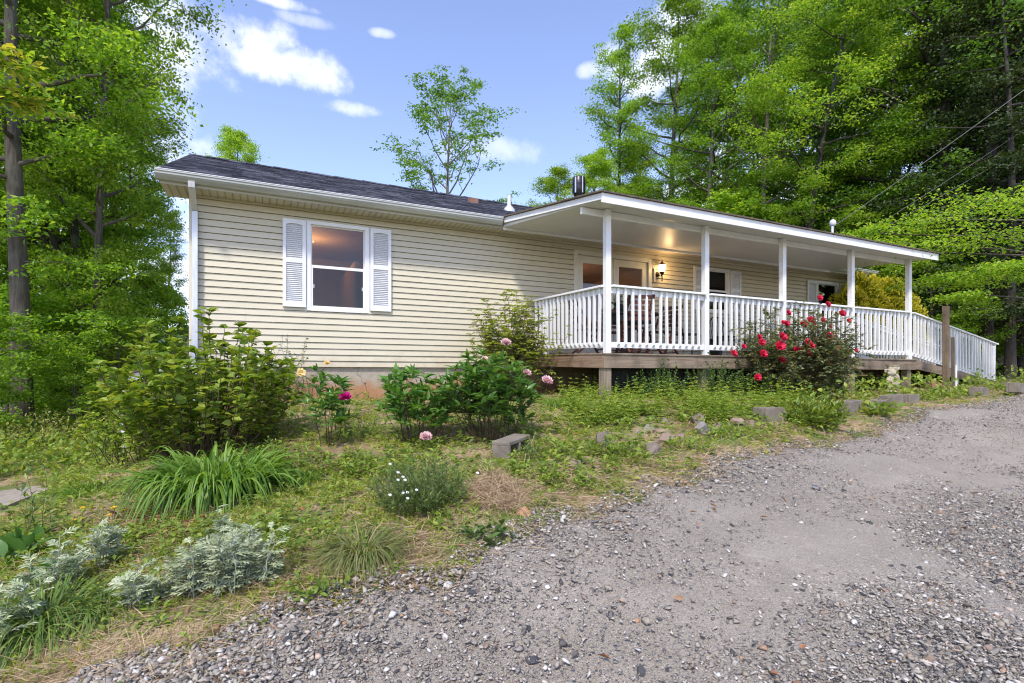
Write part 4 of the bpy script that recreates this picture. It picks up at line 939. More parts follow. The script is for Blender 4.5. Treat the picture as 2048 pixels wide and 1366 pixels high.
# ------------------------------------------------------------------ foliage materials
def g3(a, b, c): return [a, b, c]
L_HYD = leaf_mat('hydrangea leaf', [(0.108, 0.192, 0.024), (0.189, 0.300, 0.036), (0.270, 0.372, 0.054), (0.378, 0.432, 0.072)], .45, .35)
L_AZA = leaf_mat('azalea leaf', [(.17, .25, .03), (.28, .36, .05), (.40, .43, .08)], .5, .35)
L_ROSE = leaf_mat('rose leaf', [(.08, .13, .05), (.14, .20, .09), (.23, .29, .17), (.30, .32, .12), (.28, .18, .08)], .4, .25)
L_PEO = leaf_mat('peony leaf', [(0.060, 0.150, 0.030), (0.102, 0.225, 0.045), (0.153, 0.285, 0.060)], .35, .3)
L_DAY = leaf_mat('daylily leaf', [(0.084, 0.190, 0.022), (0.156, 0.291, 0.039), (0.252, 0.381, 0.067)], .42, .35)
L_SILV = leaf_mat('silver leaf', [(.20, .25, .13), (.31, .36, .20), (.47, .50, .35)], .8, .15, (1, 1, .9), .1)
L_FINE = leaf_mat('fine grey green leaf', [(0.075, 0.135, 0.047), (0.135, 0.203, 0.068), (0.225, 0.297, 0.068)], .5, .3)
L_TUFT = leaf_mat('tuft grass blade', [(.12, .18, .04), (.2, .27, .07), (.27, .28, .11), (.40, .33, .18)], .5, .3)
L_DKG = leaf_mat('dark grass blade', [(0.060, 0.115, 0.020), (0.112, 0.189, 0.034), (0.195, 0.257, 0.054)], .45, .3)
L_WEED = leaf_mat('weed leaf', [(0.090, 0.169, 0.026), (0.165, 0.260, 0.039), (0.255, 0.351, 0.058), (0.330, 0.364, 0.065)], .5, .35)
L_GRASS = leaf_mat('short grass blade', [(0.121, 0.192, 0.018), (0.216, 0.288, 0.030), (0.297, 0.348, 0.042), (0.405, 0.372, 0.084)], .5, .35)
L_STRAW = leaf_mat('straw', [(.24, .15, .085), (.38, .27, .15), (.52, .41, .25), (.46, .32, .2)], .8, .1, (1, 1, .8))
L_VAR = leaf_mat('variegated leaf', [(.10, .19, .03), (.25, .31, .06), (.45, .44, .14), (.55, .52, .25)], .45, .35)
L_YEL = leaf_mat('golden cypress tip', [(.52, .50, .02), (.70, .64, .03), (.82, .74, .05), (.84, .76, .18)], .6, .25, (1.2, 1.1, .4))
L_OLV = leaf_mat('olive cypress spray', [(.15, .20, .015), (.28, .31, .02), (.48, .46, .03)], .6, .2)
L_DARK = leaf_mat('dark vine leaf', [(0.032, 0.075, 0.018), (0.064, 0.128, 0.030), (0.128, 0.210, 0.045)], .4, .3)
B_STEM = plain('brown_stem', (.07, .045, .03), (.14, .10, .065), .85, 30)
B_GSTEM = plain('green_stem', (.06, .10, .025), (.11, .15, .045), .6, 30)
B_RSTEM = plain('dark_red_stem', (.05, .025, .018), (.10, .06, .03), .7, 30)
def petal_mat(n, c): return leaf_mat(n, c, .5, .2, (1.1, .9, .9), .25)
F_RED = petal_mat('rose petal', [(.34, .004, .014), (.50, .008, .03), (.60, .02, .08)])
F_PINK = petal_mat('peony petal', [(.62, .36, .38), (.72, .48, .48), (.78, .60, .58)])
F_MAG = petal_mat('magenta petal', [(.30, .004, .09), (.42, .01, .16), (.5, .02, .22)])
F_YEL = petal_mat('yellow petal', [(.75, .50, .02), (.85, .62, .03), (.8, .55, .02)])
F_PALEY = petal_mat('pale yellow petal', [(.75, .58, .2), (.8, .66, .32), (.78, .55, .2)])
F_WHT = petal_mat('white petal', [(.68, .7, .66), (.76, .77, .74), (.8, .8, .78)])

def bush_paths(n, h, rad, r0=.06, bow=.8, wob=.03, seg=5, flat=.35, hmin=.72):
    a = rng.random(n) * 2 * np.pi; q = np.sqrt(rng.random(n)); rr = q * rad
    top = np.stack([rr * np.cos(a), rr * np.sin(a), h * (1 - flat * q ** 2) * (hmin + (1 - hmin) * rng.random(n))], 1)
    b = np.stack([q * r0 * np.cos(a), q * r0 * np.sin(a), np.full(n, -.04)], 1)
    s = np.linspace(0, 1, seg + 1)[None, :, None]
    Pth = b[:, None] + (top - b)[:, None] * np.concatenate([s ** bow, s ** bow, s ** (2 - bow) * np.ones_like(s)], 2)
    Pth[:, 1:] += rng.normal(size=(n, seg, 3)) * wob
    return Pth
def on_path(Pth, i, s):
    k = s * (Pth.shape[1] - 1); j = np.clip(k.astype(int), 0, Pth.shape[1] - 2); f = (k - j)[:, None]
    return Pth[i, j] * (1 - f) + Pth[i, j + 1] * f, unit(Pth[i, j + 1] - Pth[i, j])
def stem_mesh(name, Pth, r, mat, parent, n=4):
    s = Pth.shape[1]
    V, Q = tubes([(p, np.linspace(r, r * .4, s)) for p in Pth], n)
    return link(name, mesh_np(name, V, [Q], mat, True), parent)
def stems2(name, P1, r1, P2, r2, mat, parent):
    V, Q = tubes([(p, np.linspace(r1, r1 * .4, P1.shape[1])) for p in P1], 4); V2, Q2 = tubes([(p, np.linspace(r2, r2 * .5, P2.shape[1])) for p in P2], 3)
    return link(name, mesh_np(name, np.concatenate([V, V2]), [Q, Q2 + len(V)], mat, True), parent)
def path_leaves(Pth, m, f0, L, W, prof='leaf', up=.5, out=1., bend=.35, segs=3, fold=.18, tipgrow=0.):
    n = len(Pth); i = np.repeat(np.arange(n), m); s = f0 + (1 - f0) * rng.random(n * m) ** .8
    p, t = on_path(Pth, i, s); a = rng.random(n * m) * 2 * np.pi
    d = np.stack([np.cos(a), np.sin(a), np.zeros(n * m)], 1) * out + t * up * (.4 + s[:, None]) + np.array([0, 0, .1])
    sd = np.cross(d, np.array([0, 0, 1.]) + rng.normal(size=(n * m, 3)) * .35)
    k = .7 + .5 * rng.random(n * m)
    return blades(p, d, sd, L * k, W * k, segs, bend * (.5 + rng.random(n * m)), prof, fold)
def rosettes(Pth, m, L, W, prof='lance', up=.5, fold=.15, segs=2, at=1.0, bend=.3):
    n = len(Pth); i = np.repeat(np.arange(n), m); p, t = on_path(Pth, i, np.full(n * m, at - 1e-4)); a = rng.random(n * m) * 2 * np.pi
    d = np.stack([np.cos(a), np.sin(a), np.zeros(n * m)], 1) + t * up * (.3 + 1.4 * rng.random((n * m, 1)))
    sd = np.cross(d, np.array([0, 0, 1.]) + rng.normal(size=(n * m, 3)) * .3); k = .65 + .5 * rng.random(n * m)
    return blades(p, d, sd, L * k, W * k, segs, bend, prof, fold)
def fol(name, parts, mat, parent):
    V, Fs = join(parts); return link(name, mesh_np(name, V, Fs, mat, True), parent)
def flower(c, r, mat, parent, n=26, name='flower', axis=(0, 0, 1), cup=.6):
    """a ruffled double bloom: petals in rings around an axis"""
    ax = np.array(axis, float); ax /= np.linalg.norm(ax); ref = np.array([1, 0, 0.]) if abs(ax[0]) < .8 else np.array([0, 1., 0])
    x = np.cross(ax, ref); x /= np.linalg.norm(x); y = np.cross(ax, x)
    k = np.arange(n); a = k * 2.4 + rng.random(n) * .5; f = np.sqrt((k + .5) / n)
    rad = x * np.cos(a)[:, None] + y * np.sin(a)[:, None]
    el = cup * (1.6 - 1.5 * f)[:, None]
    d = unit(rad * (.35 + f[:, None]) + ax * el)
    p = np.array(c) + rad * r * .12 * f[:, None] + ax * r * .1
    V, Q = blades(p, d, np.cross(d, ax) + .001, r * (.75 + .35 * f), r * 1.05, 3, -.12, 'leaf', -.25)
    return link(name, mesh_np(name, V, [Q], mat, True), parent)

# ------------------------------------------------------------------ the planted things
def plant(name, label, px, py, t=None, cat='shrub', group=None):
    g = GT(px, t) if t else G(px, py)
    return thing(name, label, cat, g, 0, group)
# the big leafy shrub at the left house corner
o = plant('hydrangea_shrub', 'big loose leafy green shrub at the left corner of the house', 405, 0, 5.7)
Pt = bush_paths(150, 1.56, .98, .38, .82, .02, 6, .42, .6)
stem_mesh('stems', Pt, .0075, B_STEM, o)
fol('foliage', [path_leaves(Pt, 28, .28, .12, .066, 'leaf', .5), rosettes(Pt, 7, .12, .06, 'leaf', .7, .18, 3)], L_HYD, o)
o = plant('hydrangea_shrub', 'lower spreading leafy shrub in front of the white lean-to post', 275, 0, 6.2)
Pt = bush_paths(46, .98, .62, .3, .85, .025, 6, .3, .5)
stem_mesh('stems', Pt, .006, B_STEM, o); fol('foliage', [path_leaves(Pt, 24, .25, .095, .05, 'leaf', .5), rosettes(Pt, 5, .1, .05, 'leaf', .6, .18, 3)], L_HYD, o)
# azalea by the deck
o = plant('azalea', 'tall twiggy azalea with yellow green tips by the left end of the porch', 1022, 0, 8.9)
Pt = bush_paths(90, 1.98, .74, .16, 1.15, .035, 6, .38, .42); Pt2 = bush_paths(9, 1.2, 1.15, .1, .7, .03, 6, .1, .8)
Pt = np.concatenate([Pt, Pt2]); i_ = np.repeat(np.arange(len(Pt)), 13); p_, t_ = on_path(Pt, i_, .4 + .58 * rng.random(len(i_)))
tw = p_ + rdir(len(i_), .7) * (.10 + .12 * rng.random((len(i_), 1))); Tw = np.stack([p_, (p_ + tw) / 2 + rng.normal(size=p_.shape) * .012, tw], 1)
stems2('stems', Pt, .007, Tw, .003, B_STEM, o)
fol('foliage', [rosettes(Tw, 9, .085, .038, 'lance', .5), rosettes(Pt, 12, .08, .034, 'lance', .6)], L_AZA, o)
# red rose bush
o = plant('rose_bush', 'wide rose bush covered in red blooms in front of the porch railing', 1585, 0, 9.1, 'rose bush')
Pt = bush_paths(95, 1.86, 1.06, .22, .9, .045, 6, .40, .5); Pt[:, :, 0] *= 1.0
i_ = np.repeat(np.arange(len(Pt)), 15); p_, t_ = on_path(Pt, i_, .48 + .5 * rng.random(len(i_)))
tw = p_ + rdir(len(i_), .35) * (.12 + .18 * rng.random((len(i_), 1))); Tw = np.stack([p_, (p_ + tw) / 2 + rng.normal(size=p_.shape) * .015, tw], 1)
stems2('stems', Pt, .006, Tw, .0028, B_STEM, o)
fol('foliage', [path_leaves(Tw, 14, .1, .062, .04, 'leaf', .3, 1, .3, 2), path_leaves(Pt, 10, .5, .058, .036, 'leaf', .3, 1, .3, 2)], L_ROSE, o)
ol = o.location
for px, py, r in ((1640, 596, 1), (1656, 609, 1.1), (1685, 627, 1.2), (1577, 626, 1), (1574, 647, 1), (1566, 645, .8), (1607, 648, 1.2), (1622, 640, 1.3), (1627, 646, 1), (1646, 641, 1.1), (1698, 642, .9), (1566, 674, 1.5), (1524, 685, 1.2), (1561, 692, 1.7), (1659, 671, 1.1), (1660, 653, .9),
                 (1468, 707, 1.2), (1527, 708, 1.4), (1616, 684, 1.1), (1624, 692, 1.1), (1637, 688, 1.2), (1603, 700, 1.1), (1619, 707, 1.2), (1564, 719, 1.3), (1574, 728, .7), (1674, 696, .9), (1712, 701, .8), (1519, 674, 1), (1488, 693, .9), (1516, 755, 1.2), (1662, 729, .9), (1594, 700, 1.2)):
    q = P(px, py, 9.1 - .62 + random.uniform(-.15, .3)) - ol
    flower(q, .047 * r, F_RED, o, 20, 'rose_bloom', (random.uniform(-.5, .3), -1, .5))
# golden cypress mound
o = plant('golden_cypress', 'rounded golden yellow cypress shrub behind the right end of the porch', 1745, 0, 14.2)
ol = o.location; lumps = [((13.95, 8.52, .9), (.5, .48, 1.25)), ((14.75, 8.6, 1.15), (.85, .5, 1.38)), ((15.6, 8.75, 1.25), (.95, .9, 1.32)), ((16.45, 8.9, 1.0), (.85, .85, 1.2)), ((15.2, 8.4, .8), (.8, .45, 1.0))]
ps, ns = [], []
for c, s in lumps:
    n = rdir(6000, .25); n = n[n[:, 2] > -.6]; bmp = 1 + .12 * np.sin(n[:, 0] * 9 + c[0]) * np.sin(n[:, 1] * 8) + .13 * np.sin(n[:, 2] * 12 + n[:, 0] * 7 + 2 * n[:, 1])
    ps.append(np.array(c) - np.array(ol) + n * np.array(s) * bmp[:, None]); ns.append(unit(n / np.array(s)))
ps, ns = np.concatenate(ps), np.concatenate(ns)
d = unit(ns + np.array([0, 0, .9]) + rng.normal(size=ns.shape) * .75)
fol('tips', [blades(ps - d * .04, d, np.cross(d, rdir(len(d))), .12, .036, 2, .15, 'lance')], L_YEL, o)
d2 = unit(ns + np.array([0, 0, .5]) + rng.normal(size=ns.shape) * .6); fol('inner_sprays', [blades(ps - ns * .24, d2, np.cross(d2, rdir(len(d2))), .2, .06, 2, .2, 'leaf'), blades(ps - ns * .42, d2, np.cross(d2, rdir(len(d2))), .26, .10, 2, .2, 'leaf')], L_OLV, o)
MB().tube([(0, 0, -.1), (.05, 0, .6), (.3, .1, 1.4)], .09).tube([(0, 0, .2), (-.4, .0, .8), (-.6, 0, 1.3)], .06).tube([(.1, 0, .3), (.9, .2, .9), (1.2, .2, 1.6)], .07).build('trunk', B_STEM, o, True)
# peonies
def peony(px, py, h, rad, n, label, flowers, lm=L_PEO):
    o = plant('peony', label, px, py, None, 'peony'); ol = o.location; t = SN * ol.x + CS * ol.y
    Pt = bush_paths(n, h, rad, rad * .4, .9, .012, 5, .3, .6)
    i = np.repeat(np.arange(n), 7); p, tt = on_path(Pt, i, .35 + .63 * rng.random(n * 7)); a = rng.random(n * 7) * 6.283
    d = np.stack([np.cos(a), np.sin(a),   .75 + .5 * rng.random(n * 7)], 1); pet = np.stack([p, p + d * .04, p + d * .085], 1)
    stems2('stems', Pt, .005, pet, .002, B_RSTEM, o)
    fol('foliage', [rosettes(pet, 6, .165, .046, 'lance', 1.1, .16, 3), rosettes(Pt, 6, .16, .047, 'lance', .9, .16, 3)], lm, o)
    for px_, py_, r, mat, dt in flowers: flower(P(px_, py_, t + dt) - ol, r, mat, o, 34, 'bloom', (random.uniform(-.3, .3), -.5, .9), 1.25)
    return o
peony(985, 882, .90, .52, 44, 'large glossy peony clump with pale pink blooms beside the lone block', [(1012, 687, .05, F_PINK, -.1), (971, 721, .045, F_PINK, 0), (1013, 741, .046, F_PINK, -.2), (1053, 747, .045, F_PINK, -.2), (1094, 763, .058, F_PINK, -.1)])
peony(838, 884, .80, .40, 26, 'middle peony clump without upright blooms in front of the foundation', [(852, 875, .055, F_PINK, -.45)])
o = peony(655, 892, .95, .20, 7, 'thin tall peony with one dark magenta bloom in front of the foundation', [(690, 795, .06, F_MAG, -.1), (654, 727, .03, F_PALEY, 0)])
# yellow rose by the wall
o = plant('yellow_rose', 'thin climbing rose with one pale yellow bloom against the siding', 575, 0, 7.9, 'rose bush')
Pt = bush_paths(22, 1.2, .5, .2, .9, .05, 6, .3, .4); stem_mesh('stems', Pt, .004, B_STEM, o)
fol('foliage', [path_leaves(Pt, 22, .25, .055, .03, 'leaf', .3, 1, .3, 2)], L_DARK, o)
flower(P(602, 746, 7.5) - o.location, .06, F_PALEY, o, 22, 'bloom', (.2, -1, .3)); flower(P(560, 770, 7.5) - o.location, .03, F_PALEY, o, 14, 'bloom', (.2, -1, .3))
# strap leaved clumps
def strap(name, px, py, n, L, W, rb, mat, label, bend=(.7, 1.3), up=1.2, cat='grass clump', fold=.2, segs=7, t=None):
    o = plant(name, label, px, py, t, cat); a = rng.random(n) * 6.283; q = np.sqrt(rng.random(n))
    p = np.stack([q * rb * np.cos(a), q * rb * np.sin(a), np.full(n, -.02)], 1); a2 = a + rng.normal(size=n) * .5
    d = np.stack([np.cos(a2) * (.25 + q), np.sin(a2) * (.25 + q), up * (.7 + .7 * rng.random(n))], 1)
    k = .55 + .5 * rng.random(n)
    fol('blades', [blades(p, d, np.cross(d, np.array([0, 0, 1.]) + rng.normal(size=(n, 3)) * .25), L * k, W * (.7 + .5 * rng.random(n)), segs, bend[0] + (bend[1] - bend[0]) * rng.random(n), 'grass', fold)], mat, o); return o
strap('daylily_clump', 435, 990, 760, 1.30, .027, .30, L_DAY, 'large arching daylily clump below the big leafy shrub', (.65, 1.15), 1.7, t=4.35)
strap('daylily_clump', 1120, 800, 130, .5, .018, .25, L_DAY, 'arching strap leaved clump between the pink peony and the deck', t=7.6)
strap('grass_tuft', 725, 1105, 1000, .50, .0055, .10, L_TUFT, 'pale fine grass tuft at the edge of the gravel', (.6, 1.2), 1.0, 'grass tuft', 0, 5)
strap('grass_tuft', 90, 1245, 800, .72, .008, .18, L_DKG, 'dark arching grass clump in the bottom left corner', (.7, 1.3), .9, 'grass tuft', 0, 6)
strap('grass_tuft', 205, 1225, 400, .5, .007, .10, L_DKG, 'dark arching grass between the silver plants', (.8, 1.3), .8, 'grass tuft', 0, 6)
strap('grass_tuft', 1070, 978, 120, .13, .008, .04, L_DKG, 'small dark tuft right of the straw heap', (.5, 1), 1.0, 'grass tuft', 0, 4)
strap('grass_tuft', 610, 960, 160, .36, .010, .10, L_DAY, 'second smaller strap leaved clump right of the daylily', (.5, 1.1), 1.3, 'grass clump', .1, 5)
strap('grass_tuft', 190, 985, 150, .5, .014, .2, L_DAY, 'strap leaved clump by the end of the pale path', (.6, 1.2), 1.2, 'grass clump', .15, 5)
strap('grass_tuft', 1185, 985, 60, .10, .005, .03, L_GRASS, 'little bright tuft at the gravel edge right of the orange stone', (.4, 1), 1, 'grass tuft', 0, 4)
# silver plants
def silver(px, py, n, h, rad, label):
    o = plant('silver_artemisia', label, px, py, None, 'silver plant', 'silver leaved plants along the driveway')
    Pt = bush_paths(n, h, rad, rad * .45, .9, .008, 5, .35, .55); stem_mesh('stems', Pt, .0035, plain('silver stem', (.3, .34, .28), None, .8), o)
    m = 17; i = np.repeat(np.arange(n), m); s = .3 + .7 * rng.random(n * m); p, t = on_path(Pt, i, np.minimum(s, .999)); a = rng.random(n * m) * 6.283
    d = unit(np.stack([np.cos(a), np.sin(a), .25 + 1.1 * s * rng.random(n * m)], 1)); sd = unit(np.cross(d, np.array([0, 0, 1.]) + rng.normal(size=(n * m, 3)) * .3)); L = .085 * (.6 + .6 * rng.random(n * m))
    parts = [blades(p, d, sd, L * 1.1, .014, 3, .45, 'lance')]
    for f, ang in ((.30, .75), (.30, -.75), (.52, .6), (.52, -.6), (.72, .5), (.72, -.5)):
        q = p + d * (L * f)[:, None] + np.array([0, 0, -1.]) * (.45 * L * f ** 2 * .7)[:, None]; dd = unit(d * math.cos(ang) + sd * math.sin(ang) + np.array([0, 0, -.12]))
        parts.append(blades(q, dd, np.cross(dd, np.cross(sd, d)), L * (.6 - .3 * f), .011, 2, .3, 'lance'))
    fol('foliage', parts, L_SILV, o)
silver(305, 1208, 10, .24, .15, 'silver lobed plant in front, lowest of the silver group'); silver(395, 1195, 13, .32, .16, 'silver lobed plant in the middle of the silver group')
silver(490, 1185, 15, .36, .17, 'silver lobed plant at the right end of the silver group by the gravel'); silver(430, 1150, 12, .34, .16, 'silver lobed plant at the back of the silver group')
silver(120, 1180, 9, .30, .16, 'silver lobed plant left of the dark arching grass'); silver(205, 1135, 8, .30, .10, 'upright silver plant standing alone above the dark grass'); silver(440, 1075, 3, .24, .04, 'single silver sprig standing above the silver group')
silver(15, 1290, 9, .32, .14, 'silver plant cut by the left edge of the picture')
# daisy mound and other fine bushes
def fine_bush(px, py, n, h, rad, L, W, m, mat, label, name='leafy_plant', cat='plant', prof='lance', t=None, f0=.15, stem=B_GSTEM, segs=2):
    o = plant(name, label, px, py, t, cat); Pt = bush_paths(n, h, rad, rad * .6, .95, .01, 5, .4, .5)
    stem_mesh('stems', Pt, .0025, stem, o, 3); fol('foliage', [path_leaves(Pt, m, f0, L, W, prof, .8, .9, .3, segs, .12)], mat, o); return o
o = fine_bush(842, 1012, 190, .34, .36, .05, .0085, 24, L_FINE, 'dense grey green daisy mound with tiny white flowers above the pale tuft', 'daisy_mound', 'daisy bush')
ol = o.location; t_ = SN * ol.x + CS * ol.y
for px, py in ((796, 945), (806, 954), (810, 960), (796, 960), (833, 980), (806, 986), (815, 985), (815, 997), (780, 928), (780, 990), (955, 946)): flower(P(px, py, t_ - .3) - ol, .010, F_WHT, o, 10, 'white_flower', (0, -.6, 1), .3)
fine_bush(1625, 852, 90, .46, .38, .12, .03, 12, L_WEED, 'bright green weed clump in front of the square block', segs=3)
fine_bush(1655, 800, 7, .62, .10, .05, .010, 22, L_FINE, 'tall narrow weed spike rising in front of the porch beam')
fine_bush(1760, 832, 14, .22, .25, .16, .07, 4, L_WEED, 'broad dock leaves in front of the stepped blocks', prof='leaf', segs=3, f0=.0)
fine_bush(1060, 925, 5, .34, .07, .07, .016, 14, L_FINE, 'upright weed in front of the lone block', segs=3)
fine_bush(975, 1070, 26, .07, .16, .075, .028, 4, L_DARK, 'flat dandelion leaves at the gravel edge left of the orange stone', prof='leaf', segs=3, f0=0.)
fine_bush(885, 1050, 20, .07, .12, .06, .026, 4, L_WEED, 'flat leafy weed between the tuft and the dandelion leaves', prof='leaf', segs=3, f0=0.)
fine_bush(640, 1180, 36, .07, .18, .055, .02, 5, L_WEED, 'low leafy weeds by the gravel right of the silver plants', prof='leaf', segs=3, f0=0.)
fine_bush(75, 1080, 7, .62, .13, .085, .018, 16, L_FINE, 'tall dark stemmed weeds at the left edge by the path', stem=B_RSTEM, segs=3)
fine_bush(25, 1120, 9, .16, .16, .20, .075, 4, L_PEO, 'broad leaved hosta at the left edge', 'hosta', 'hosta', 'leaf', f0=.2, segs=4)
fine_bush(85, 1165, 7, .10, .12, .15, .06, 4, L_PEO, 'second broad leaved clump below the tall weeds', 'hosta', 'hosta', 'leaf', f0=.2, segs=4)
fine_bush(720, 880, 45, .36, .34, .06, .013, 16, L_WEED, 'yellow green weed patch below the dark magenta bloom')
fine_bush(560, 930, 40, .28, .3, .05, .012, 14, L_WEED, 'loose weeds between the daylily and the thin peony')
fine_bush(1320, 0, 60, .72, .45, .055, .03, 14, L_DARK, 'dark leafy vine growing against the porch beam near the corner', 'vine', 'vine', 'leaf', 8.2)
fine_bush(1425, 0, 60, .84, .40, .055, .03, 14, L_DARK, 'dark leafy vine climbing the porch beam at the second post', 'vine', 'vine', 'leaf', 8.6)
fine_bush(1495, 0, 50, .66, .35, .05, .028, 14, L_DARK, 'dark leafy vine left of the rose bush', 'vine', 'vine', 'leaf', 8.8)
fine_bush(1715, 0, 22, .34, .30, .07, .03, 8, L_WEED, 'bright leafy plant growing under the deck beside the wide post', prof='leaf', t=11.6, segs=3)
fine_bush(1950, 0, 30, .3, .5, .06, .026, 9, L_WEED, 'leafy weeds under the ramp railing', prof='leaf', t=12.3)
o = fine_bush(60, 0, 110, .85, 1.15, .06, .026, 17, L_VAR, 'pale yellow variegated shrub at the left behind the path', 'variegated_shrub', 'shrub', 'leaf', 9.2, .25, B_STEM)
for px, py, lb in ((1735, 824, 'low weeds hiding the gap between the square block and its right neighbour'), (1845, 800, 'weeds below the end of the mulch bed'), (1880, 795, 'bright weeds in front of the two wooden posts'), (1925, 788, 'weeds between the wooden posts and the block below the ramp'), (2000, 780, 'weeds between the last two blocks at the right edge'), (1590, 845, 'weeds in front of the mossy block'), (1450, 872, 'leafy weed among the tan rocks'), (1225, 905, 'small weeds at the foot of the largest boulder'), (1380, 905, 'weed tuft in front of the bluish boulder')):
    fine_bush(px, py, 34, .17, .30, .075, .024, 7, L_WEED, lb, prof='leaf', segs=2, f0=.0)
# dandelions
DL = 'small yellow dandelion flower on a thin stem in the weeds by the pale path'
dn = None
for px, py in ((165, 1023), (183, 1019), (207, 1021), (228, 1028), (247, 1026), (218, 1038), (165, 1041), (154, 1048), (142, 1051), (275, 996), (293, 993)):
    g = G(px, py + 14)
    if dn is None:
        dn = thing('dandelion', DL, 'dandelion', g, 0, 'yellow dandelions by the path')
        MB().tube([(0, 0, -.01), (.004, 0, .04), (0, .002, .085)], .0022, 5).build('stem', B_GSTEM, dn); flower((0, 0, .08), .017, F_YEL, dn, 24, 'flower_head', (0, -.2, 1), .35)
    else: copy_tree(dn, g, random.random() * 6, random.uniform(.8, 1.2))

# ------------------------------------------------------------------ ground cover that cannot be counted
def scatter(n, pxr=(-150, 2200), tr=(1.75, 13)):
    px = rng.uniform(*pxr, n); t = np.exp(rng.uniform(np.log(tr[0]), np.log(tr[1]), n)); u = (px - CX) / F
    return (CS * u + SN) * t, (-SN * u + CS) * t, t
def vnoise(x, y, s, o=0.):
    return (np.sin(x * s + o + 1.7 * np.sin(y * s * .8 + o)) + np.sin(y * s * 1.3 + 2 * o + 1.3 * np.sin(x * s * .7)) + np.sin((x + y) * s * 2.1 + o)) / 3
def in_poly(px, py, poly):
    r = np.zeros(len(px), bool); n = len(poly)
    for i in range(n):
        x1, y1 = poly[i]; x2, y2 = poly[(i + 1) % n]
        c = ((y1 > py) != (y2 > py)) & (px < (x2 - x1) * (py - y1) / (y2 - y1 + 1e-9) + x1); r ^= c
    return r
def garden(x, y, m=.03):
    k = (y > edge(x) + m - .35 * rng.random(np.shape(x)) ** 3) & ~((y > 9.08) & (x > -1.0)) & ~((y > 7.3) & (x > 4.6))
    for a, b in zip(ring, ring[1:] + ring[:1]): pass
    return k
PATHPOLY = [(-170, 985), (0, 974), (60, 968), (108, 985), (60, 1014), (0, 1036), (-170, 1112)]
def spots(n, dens, **kw):
    x, y, t = scatter(n, **kw); k = garden(x, y); x, y, t = x[k], y[k], t[k]; z = gzv(x, y)
    px, py = CX + F * (CS * x - SN * y) / t, HOR - F * z / t
    k = (rng.random(len(x)) < dens(x, y, px, py, t)) & ~in_poly(px, py, PATHPOLY)
    return np.stack([x, y, z], 1)[k], t[k]
MOUND = [(420, 985), (560, 930), (660, 930), (760, 960), (740, 1030), (640, 1060), (560, 1075), (470, 1075), (400, 1040)]
WEEDP = [(1120, 800), (1220, 770), (1500, 760), (1640, 800), (1560, 830), (1500, 845), (1400, 850), (1250, 850), (1130, 860)]
STRAWP = [(930, 985), (990, 945), (1050, 985), (1040, 1030), (960, 1020)]
HALO = [(-200, 700), (330, 700), (330, 960), (120, 960), (-200, 960)]
def dn_grass(x, y, px, py, t):
    d = .30 + .70 * np.clip(vnoise(x, y, 2.2, 1) * 1.6, 0, 1); d = np.where(in_poly(px, py, MOUND), 1.0, d); d = np.where(in_poly(px, py, STRAWP), .05, d)
    return d * np.clip((y - edge(x)) * 2.0 + .22, 0, 1)
p, t = spots(44000, dn_grass); m = 10; N = len(p) * m
pp_ = np.repeat(p, m, 0) + np.concatenate([rng.normal(size=(N, 2)) * .018, np.full((N, 1), -.006)], 1); k = np.repeat(rng.random(len(p)), m)
d = rdir(N, 1.3); V, Q = blades(pp_, d, np.cross(d, rdir(N)), (.045 + .10 * k) * (.6 + .6 * rng.random(N)), .0038 + .0008 * np.repeat(t, m), 3, .7, 'grass')
tag(link('short_grass', mesh_np('short_grass', V, [Q], L_GRASS)), kind='stuff')
def dn_straw(x, y, px, py, t):
    d = .35 + .5 * np.clip(vnoise(x, y, 1.9, 4) * 1.5, 0, 1); d = np.where((y - edge(x)) < .7, .85, d); d = np.where(in_poly(px, py, STRAWP), 1, d); return np.where(in_poly(px, py, MOUND), .2, d)
p, t = spots(120000, dn_straw); N = len(p); d = rdir(N, .05); d[:, 2] = np.abs(d[:, 2]) * .22; p[:, 2] += .012 * rng.random(N) + .004
V, Q = blades(p, d, np.cross(d, rdir(N, 1.5)), .05 + .11 * rng.random(N), .0022 + .0007 * t, 2, .12, 'grass')
ps_, ts_ = spots(14000, lambda x, y, px, py, t: in_poly(px, py, STRAWP) * 1.0, pxr=(900, 1080), tr=(3, 4.8)); n2 = len(ps_); ps_[:, 2] += .06 * rng.random(n2); d = rdir(n2, .05); d[:, 2] *= .4
V2, Q2 = blades(ps_, d, np.cross(d, rdir(n2, 1.5)), .08 + .12 * rng.random(n2), .004, 2, .15, 'grass')
VV, FF = join([(V, Q), (V2, Q2)]); tag(link('straw', mesh_np('straw', VV, FF, L_STRAW)), kind='stuff')
# low broad leaved weeds
def dn_weed(x, y, px, py, t):
    d = .16 + .6 * np.clip(vnoise(x, y, 2.7, 7) * 1.5, 0, 1); d = np.where(in_poly(px, py, STRAWP), .02, d); return d * np.clip((y - edge(x)) * 1.3 + .12, 0, 1)
p, t = spots(42000, dn_weed); m = 7; N = len(p) * m; a = rng.random(N) * 6.283; sz = np.repeat((.5 + rng.random(len(p))) * np.clip(t / 4.2, .5, 1.15), m); lay = rng.random(N)
q = np.repeat(p, m, 0) + np.stack([.006 * np.cos(a), .006 * np.sin(a), lay * .075 * sz], 1); d = np.stack([np.cos(a), np.sin(a), .25 + .8 * lay], 1)
V, Q = blades(q, d, np.cross(d, np.array([0, 0, 1.]) + rng.normal(size=(N, 3)) * .3), .058 * sz, .021 * sz, 2, .4, 'leaf', .15)
tag(link('low_weeds', mesh_np('low_weeds', V, [Q], L_WEED, True)), kind='stuff')
